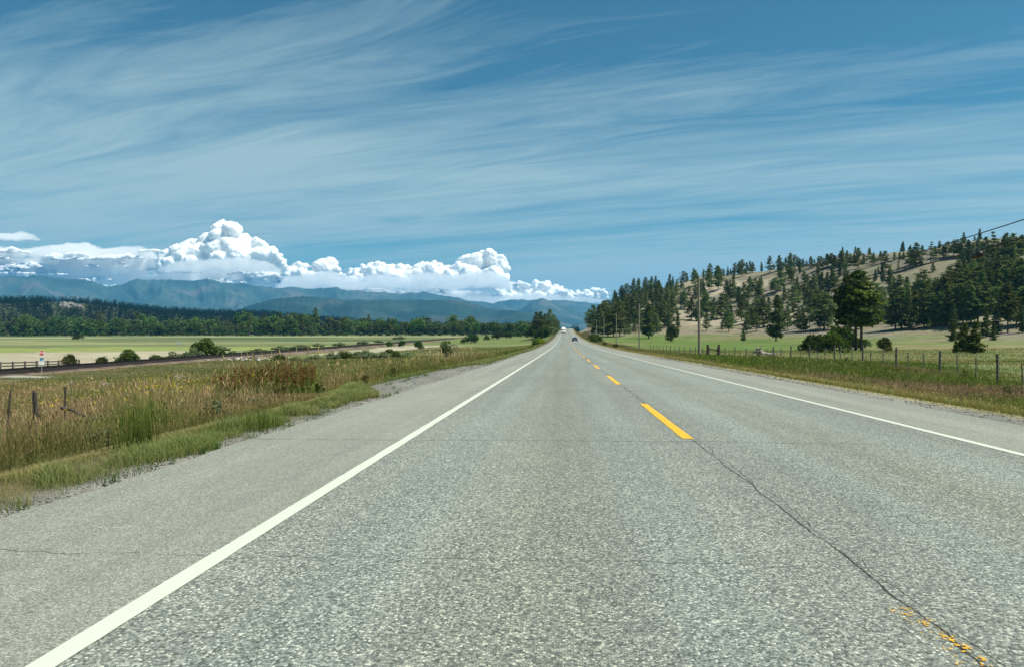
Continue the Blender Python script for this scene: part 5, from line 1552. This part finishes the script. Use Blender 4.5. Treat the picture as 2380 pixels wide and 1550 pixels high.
# yellow wildflowers
PT_ = []
r = np.random.default_rng(31)
for (px, py, sx1, sy1, n) in [(400, 882, 30, 6, 70), (360, 905, 60, 10, 90), (330, 930, 90, 14, 80), (480, 915, 50, 10, 40), (580, 862, 25, 5, 30), (120, 960, 90, 25, 40), (690, 868, 30, 5, 20)]:
    for i in range(n):
        p = gp(px + r.normal() * sx1, py + abs(r.normal()) * sy1)
        if p and p[0] < -7.5: PT_.append((p[0], p[1], p[2] + r.uniform(.55, .95)))
C_ = np.array(PT_); C_ = np.repeat(C_, 3, 0) + r.normal(0, .02, (len(C_) * 3, 3)); a, b = rand_frames(len(C_), r)
s_ = r.uniform(.018, .034, len(C_)); V1, Q1 = cards(C_, s_, s_ * .8, a, b)
tag(link('yellow_wildflowers', mesh_np('yellow_wildflowers', V1, [Q1], M_GRASS, np.tile((.75, .60, .03), (len(V1), 1)))), kind='stuff')
# pale yellow leafy weed above the dock bed
M_THISTLE = mat_simple('thistle_purple', (.42, .33, .42), .9)
M_STEM = mat_simple('thistle_stem', (.16, .19, .10), .9)
for (px, py, hp, l) in [(412, 905, 20, 'thistle with two pale purple heads, left of the rusty dock stalks'), (424, 902, 20, 'thistle with pale purple heads, nearest the rusty dock stalks'), (240, 925, 24, 'thistle with pale heads above the tan grass, right of the fallen rail'), (166, 920, 22, 'thistle rising behind the fence post with the fallen rail')]:
    p = gp(px, py + 10); h = 1.15
    t = thing('thistle', l, 'thistle', (p[0], p[1], p[2]))
    mb = MB()
    tips = [(random.uniform(-.16, .16), random.uniform(-.1, .1), h * random.uniform(.85, 1.05)) for _ in range(4)]
    for tq in tips: mb.tube([(0, 0, -.05), (tq[0] * .3, tq[1] * .3, h * .5), tq], [.012, .009, .006], 5)
    for j in range(10):
        zz = random.uniform(.2, .8) * h; a_ = random.uniform(0, 6.28)
        mb.poly([(0, 0, zz), (math.cos(a_) * .12, math.sin(a_) * .12, zz + .08), (math.cos(a_ + .2) * .2, math.sin(a_ + .2) * .2, zz + .04), (math.cos(a_ + .35) * .1, math.sin(a_ + .35) * .1, zz + .01)], .003, (0, 0, 1))
    mb.build('stem', M_STEM, t)
    for tq in tips: MB().ball(tq, .035, 2, (1, 1, 1.1), .12).build('flower_head', M_THISTLE, t)
p = gp(578, 880)
pw = thing('mullein_plant', 'pale yellow-green leafy weed standing above the rusty dock stalks', 'weed', (p[0], p[1], p[2]))
V, Q, c, WV, WQ = leafy_arrays(777, w=.7, base=.1, lobes=12, per=50, size=.07, stems=8, cols=((.22, .25, .09), (.42, .42, .14)))
link('foliage', mesh_np('pale_weed', V * 1.5, [Q], M_LEAF, c), pw); link('stem', mesh_np('pale_weed_stem', WV * 1.5, [WQ], M_STEM), pw)

# leafy weeds among the grass
r = np.random.default_rng(71)
WB = [leafy_arrays(800 + i, w=1.1, base=0.02, lobes=7, per=22, size=.11, stems=4, cols=c) for i, c in enumerate([((.05, .085, .022), (.12, .16, .045)), ((.10, .125, .07), (.19, .22, .12)), ((.09, .085, .03), (.17, .15, .06))])]
VV, QQ, CL, o_n = [], [], [], 0
for i in range(420):
    y = 6 + 60 * r.random() ** 1.5
    left = r.random() < .8
    x = -(6.6 + (26 if y > 18 else 12) * r.random() ** 1.2) if left else r.uniform(10, 22)
    if not in_view(np.array([x]), np.array([y]))[0] or (left and abs(x) > 11 and y < 19 and r.random() < .6): continue
    V, Q, c, _a, _b = WB[r.integers(0, 3)]; h = r.uniform(.16, .5) * (1 if y > 14 else .75); th = r.uniform(0, 6.28)
    VV.append(np.stack([V[:, 0] * math.cos(th) - V[:, 1] * math.sin(th), V[:, 0] * math.sin(th) + V[:, 1] * math.cos(th), V[:, 2]], 1) * h + [x, y, gz(x, y) - .02])
    QQ.append(Q + o_n); CL.append(c * r.uniform(.7, 1.25)); o_n += len(V)
tag(link('weeds', mesh_np('weeds', cat_(VV), [cat_(QQ)], M_LEAF, cat_(CL))), kind='stuff')

# right verge and fence strip
PX_, PH, PW, PB, PT = [], [], [], [], []
for (x0, x1, y0, y1, de, sd) in [(7.9, 20, 9, 30, 230, 41), (7.9, 24, 30, 60, 80, 42), (7.9, 24, 60, 120, 22, 43), (7.9, 20, 120, 260, 7, 44), (8, 18, 260, 640, 3, 48), (20, 75, 30, 75, 14, 45), (20, 110, 75, 190, 3.0, 46)]:
    x, y, r = scatter(x0, x1, y0, y1, de, sd)
    ed = x - 7.8 - .5 * (fbm(x * .4, y * .4, 4, 53) - .5)
    keep = in_view(x, y) & (ed > .05 + .35 * r.random(len(x)))
    x, y, ed = x[keep], y[keep], ed[keep]; n = len(x); k = r.random(n)
    z1 = fbm(x * .22, y * .12, 4, 101); z2 = fbm(x * .8, y * .5, 3, 102); z3_ = fbm(x * 2.5, y * 2.5, 2, 103)
    verge = 1 - sstep(1.0, 2.0, ed + 1.0 * (z2 - .5))
    grn = sstep(26, 34, y) * (1 - sstep(75, 100, y)) * sstep(1.4, 2.6, ed) * (1 - sstep(7.5, 10.5, ed + 4 * (z2 - .5)))
    pst = (x > 20).astype(float)
    tanf = np.clip((z1 - .42) * 6 + (k - .5) * .9 + .25 + .45 * (1 - sstep(20, 30, y)), 0, 1) * (1 - .8 * grn)
    H = (0.14 * verge + (1 - verge) * (.16 + .16 * z2 + .16 * grn)) * r.uniform(.6, 1.2, n) * (1 - .45 * pst) * np.interp(y, [0, 60, 300], [1, .9, .7])
    W = np.interp(y, [9, 20, 40, 80, 160, 600], [.0045, .007, .013, .025, .06, .14])
    bs = lerp(DKGREEN * 1.2, OLIVE * .9, np.clip(tanf * .8 + k * .2, 0, 1))
    tp = lerp(GREEN * 1.15, np.array((.30, .20, .145)), tanf)
    vt = np.clip(verge, 0, 1)[:, None]; tp = tp * (1 - vt) + (lerp(PALE, TAN, k)) * vt * .9
    pa = pst[:, None]; tp = tp * (1 - pa * .8) + (lerp(GREEN * 1.35, TAN * .85, np.clip((z1 - .4) * 5 + .3 * k, 0, 1))) * pa * .8
    v = (.75 + .5 * z3_)[:, None]
    PX_.append(np.stack([x, y, ground(x, y)], 1)); PH.append(H); PW.append(W); PB.append(bs * v); PT.append(tp * v)
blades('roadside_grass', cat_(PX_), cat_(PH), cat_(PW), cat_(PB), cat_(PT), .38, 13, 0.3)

# weeds in the gravel at the pavement edge
r = np.random.default_rng(61)
P, H, B, Tt = [], [], [], []
for i in range(75):
    y = 4 + 40 * r.random() ** 1.6; x = -left_edge(np.array([y]))[0] + r.uniform(-.1, .5) * (1 if y < 17 else 2.2); x = min(x, ROAD_L - .08)
    m = r.integers(12, 45); s = r.uniform(.03, .09)
    q_ = np.stack([x + r.normal(0, s, m), y + r.normal(0, s * 1.4, m)], 1)
    P.append(np.column_stack([q_, ground(q_[:, 0], q_[:, 1])])); H.append(r.uniform(.03, .12, m)); B.append(np.tile(DKGREEN * 1.3, (m, 1))); Tt.append(np.tile(GREEN * r.uniform(.9, 1.5) + [0, .01, .02], (m, 1)))
P = cat_(P); blades('weeds', P, cat_(H), np.full(len(P), .004), cat_(B), cat_(Tt), .9, 62)

# loose stones along both pavement edges
r = np.random.default_rng(63)
ico = bmesh.new(); bmesh.ops.create_icosphere(ico, subdivisions=1, radius=1); IV = np.array([v.co[:] for v in ico.verts]); IF = np.array([[v.index for v in f.verts] for f in ico.faces]); ico.free()
S = []
for i in range(7000):
    y = 3.5 + 60 * r.random() ** 1.7
    if r.random() < .62:
        le = left_edge(np.array([y]))[0]; x = -r.uniform(-ROAD_L + .02, le + .25)
    else: x = r.uniform(ROAD_R + .02, 8.1)
    S.append((x, y, r.uniform(.005, .016) * (1.6 if r.random() < .08 else 1) * np.interp(y, [4, 60], [1, 2.2])))
S = np.array(S); Zs = ground(S[:, 0], S[:, 1])
n = len(S); jit = r.uniform(.7, 1.25, (n, len(IV), 1)); squ = r.uniform(.5, 1.2, (n, 1, 3)) * [1, 1, .7]
V1 = IV[None] * jit * squ * S[:, 2][:, None, None] + np.stack([S[:, 0], S[:, 1], Zs + S[:, 2] * .3], 1)[:, None, :]
Q1 = (IF[None] + (np.arange(n) * len(IV))[:, None, None]).reshape(-1, 3)
cc = np.repeat(lerp(np.array((.11, .115, .105)), np.array((.33, .325, .285)), r.random(n) ** 1.3), len(IV), 0)
tag(link('gravel', mesh_np('gravel', V1.reshape(-1, 3), [Q1], M_GRAVELSTONE, cc)), kind='stuff')

# pale cut rock on the banks by the crest
for i in range(14):
    p = gp(random.uniform(1344, 1378), random.uniform(738, 756))
    if p: tag(MB().ball((0, 0, 0), random.uniform(.6, 1.5), 2, (1.2, 1.2, .6), .2).build('rock', M_ROCK, None, False, p[:3]), 'pale broken rock on the right road cut near the crest', 'rock', 'pale rocks in the road cut')

# ------------------------------------------------------------------ haze
hz = bpy.data.materials.new('valley_haze'); T = NT(nodes_of(hz))
pv = T.n('ShaderNodeVolumePrincipled'); pv.inputs['Color'].default_value = (0.12, 0.51, 1.0, 1); pv.inputs['Density'].default_value = 4.5e-5
pv.inputs['Density Attribute'].default_value = ''; pv.inputs['Anisotropy'].default_value = 0.1
o_ = T.n('ShaderNodeOutputMaterial'); T.l(pv.outputs[0], o_.inputs['Volume'])
MB().box((-1500, 8150, 550), (32500, 17900, 1180)).build('haze', hz)['kind'] = 'stuff'

# ------------------------------------------------------------------ sky and sun
SUN_AZ, SUN_EL = R(102), R(57)
w = bpy.data.worlds.new('World'); SC.world = w; w.use_nodes = True
nt = w.node_tree; nt.nodes.clear(); T = NT(nt)
sky = T.n('ShaderNodeTexSky', sky_type='NISHITA'); sky.sun_disc = False; sky.sun_elevation = SUN_EL; sky.sun_rotation = SUN_AZ
sky.altitude = 800; sky.air_density = 1.0; sky.dust_density = 0.6; sky.ozone_density = 2.0
tc = T.n('ShaderNodeTexCoord'); dirv = tc.outputs['Generated']
sp = T.n('ShaderNodeSeparateXYZ'); T.l(dirv, sp.inputs[0])
zz = T.math('ADD', T.math('MAXIMUM', sp.outputs[2], 0.0), 0.055)
cb = T.n('ShaderNodeCombineXYZ'); T.l(T.math('DIVIDE', sp.outputs[0], zz), cb.inputs[0]); T.l(T.math('DIVIDE', sp.outputs[1], zz), cb.inputs[1])
pl = cb.outputs[0]
warp = T.n('ShaderNodeVectorMath', operation='MULTIPLY_ADD'); T.l(T.noise(pl, 0.45, 3, 0.5, 0.0, 1), warp.inputs[0]); warp.inputs[1].default_value = (0.45, 0.45, 0); T.l(pl, warp.inputs[2])
rot = T.mapping(warp.outputs[0], (1, 1, 1), (0, 0, R(20)))
wisp = T.noise(T.mapping(rot, (0.22, 1.5, 1), loc=(3.1, 1.7, 0)), 1.0, 9, 0.6, 0.5)
fine = T.noise(T.mapping(rot, (0.8, 4.2, 1), loc=(1.3, 8.7, 0)), 1.0, 9, 0.68, 0.9)
cover = T.noise(T.mapping(rot, (0.16, 0.42, 1), loc=(5.2, 2.4, 0)), 1.0, 4, 0.5, 0.2)
bias = T.math('SUBTRACT', 0.90, T.math('MULTIPLY', sp.outputs[2], 1.8))
ctr = lambda o, g: T.math('MULTIPLY', T.math('SUBTRACT', o, 0.5), g)
dens = T.math('ADD', T.math('ADD', ctr(wisp, 1.3), ctr(fine, 1.35)), T.math('ADD', ctr(cover, 2.4), bias))
k = T.math('MINIMUM', T.math('MAXIMUM', dens, 0.0), 0.9)
tint = T.mix(1.0, sky.outputs[0], (0.34, 0.70, 0.68), 'MULTIPLY')
veil = T.mix(k, tint, (3.5, 4.9, 5.15))
bg = T.n('ShaderNodeBackground'); bg.inputs['Strength'].default_value = 0.072; T.l(veil, bg.inputs[0])
wo = T.n('ShaderNodeOutputWorld'); T.l(bg.outputs[0], wo.inputs['Surface'])

sl_ = bpy.data.lights.new('sun', 'SUN'); sl_.energy = 4.3; sl_.angle = R(0.53); sl_.color = (1.0, 0.965, 0.83)
so = bpy.data.objects.new('sun', sl_); COL.objects.link(so)
sd = Vector((math.cos(SUN_EL) * math.sin(SUN_AZ), math.cos(SUN_EL) * math.cos(SUN_AZ), math.sin(SUN_EL)))
so.rotation_euler = sd.to_track_quat('Z', 'Y').to_euler()

# ------------------------------------------------------------------ camera and render settings
cam = bpy.data.cameras.new('camera'); co = bpy.data.objects.new('camera', cam); COL.objects.link(co)
cam.sensor_width = 36.0; cam.lens = 36.0 * F / 2380.0; cam.clip_start = 0.1; cam.clip_end = 80000
co.location = (0, 0, CAMZ); co.rotation_euler = (R(90) - math.atan(3 / F), 0, YAW)
SC.camera = co
SC.view_settings.view_transform = 'Standard'; SC.view_settings.look = 'None'; SC.view_settings.exposure = 0.75; SC.view_settings.gamma = 1.0
SC.cycles.use_denoising = True
SC.cycles.max_bounces = 12; SC.cycles.diffuse_bounces = 3; SC.cycles.glossy_bounces = 3; SC.cycles.transmission_bounces = 3; SC.cycles.transparent_max_bounces = 8; SC.cycles.volume_bounces = 10
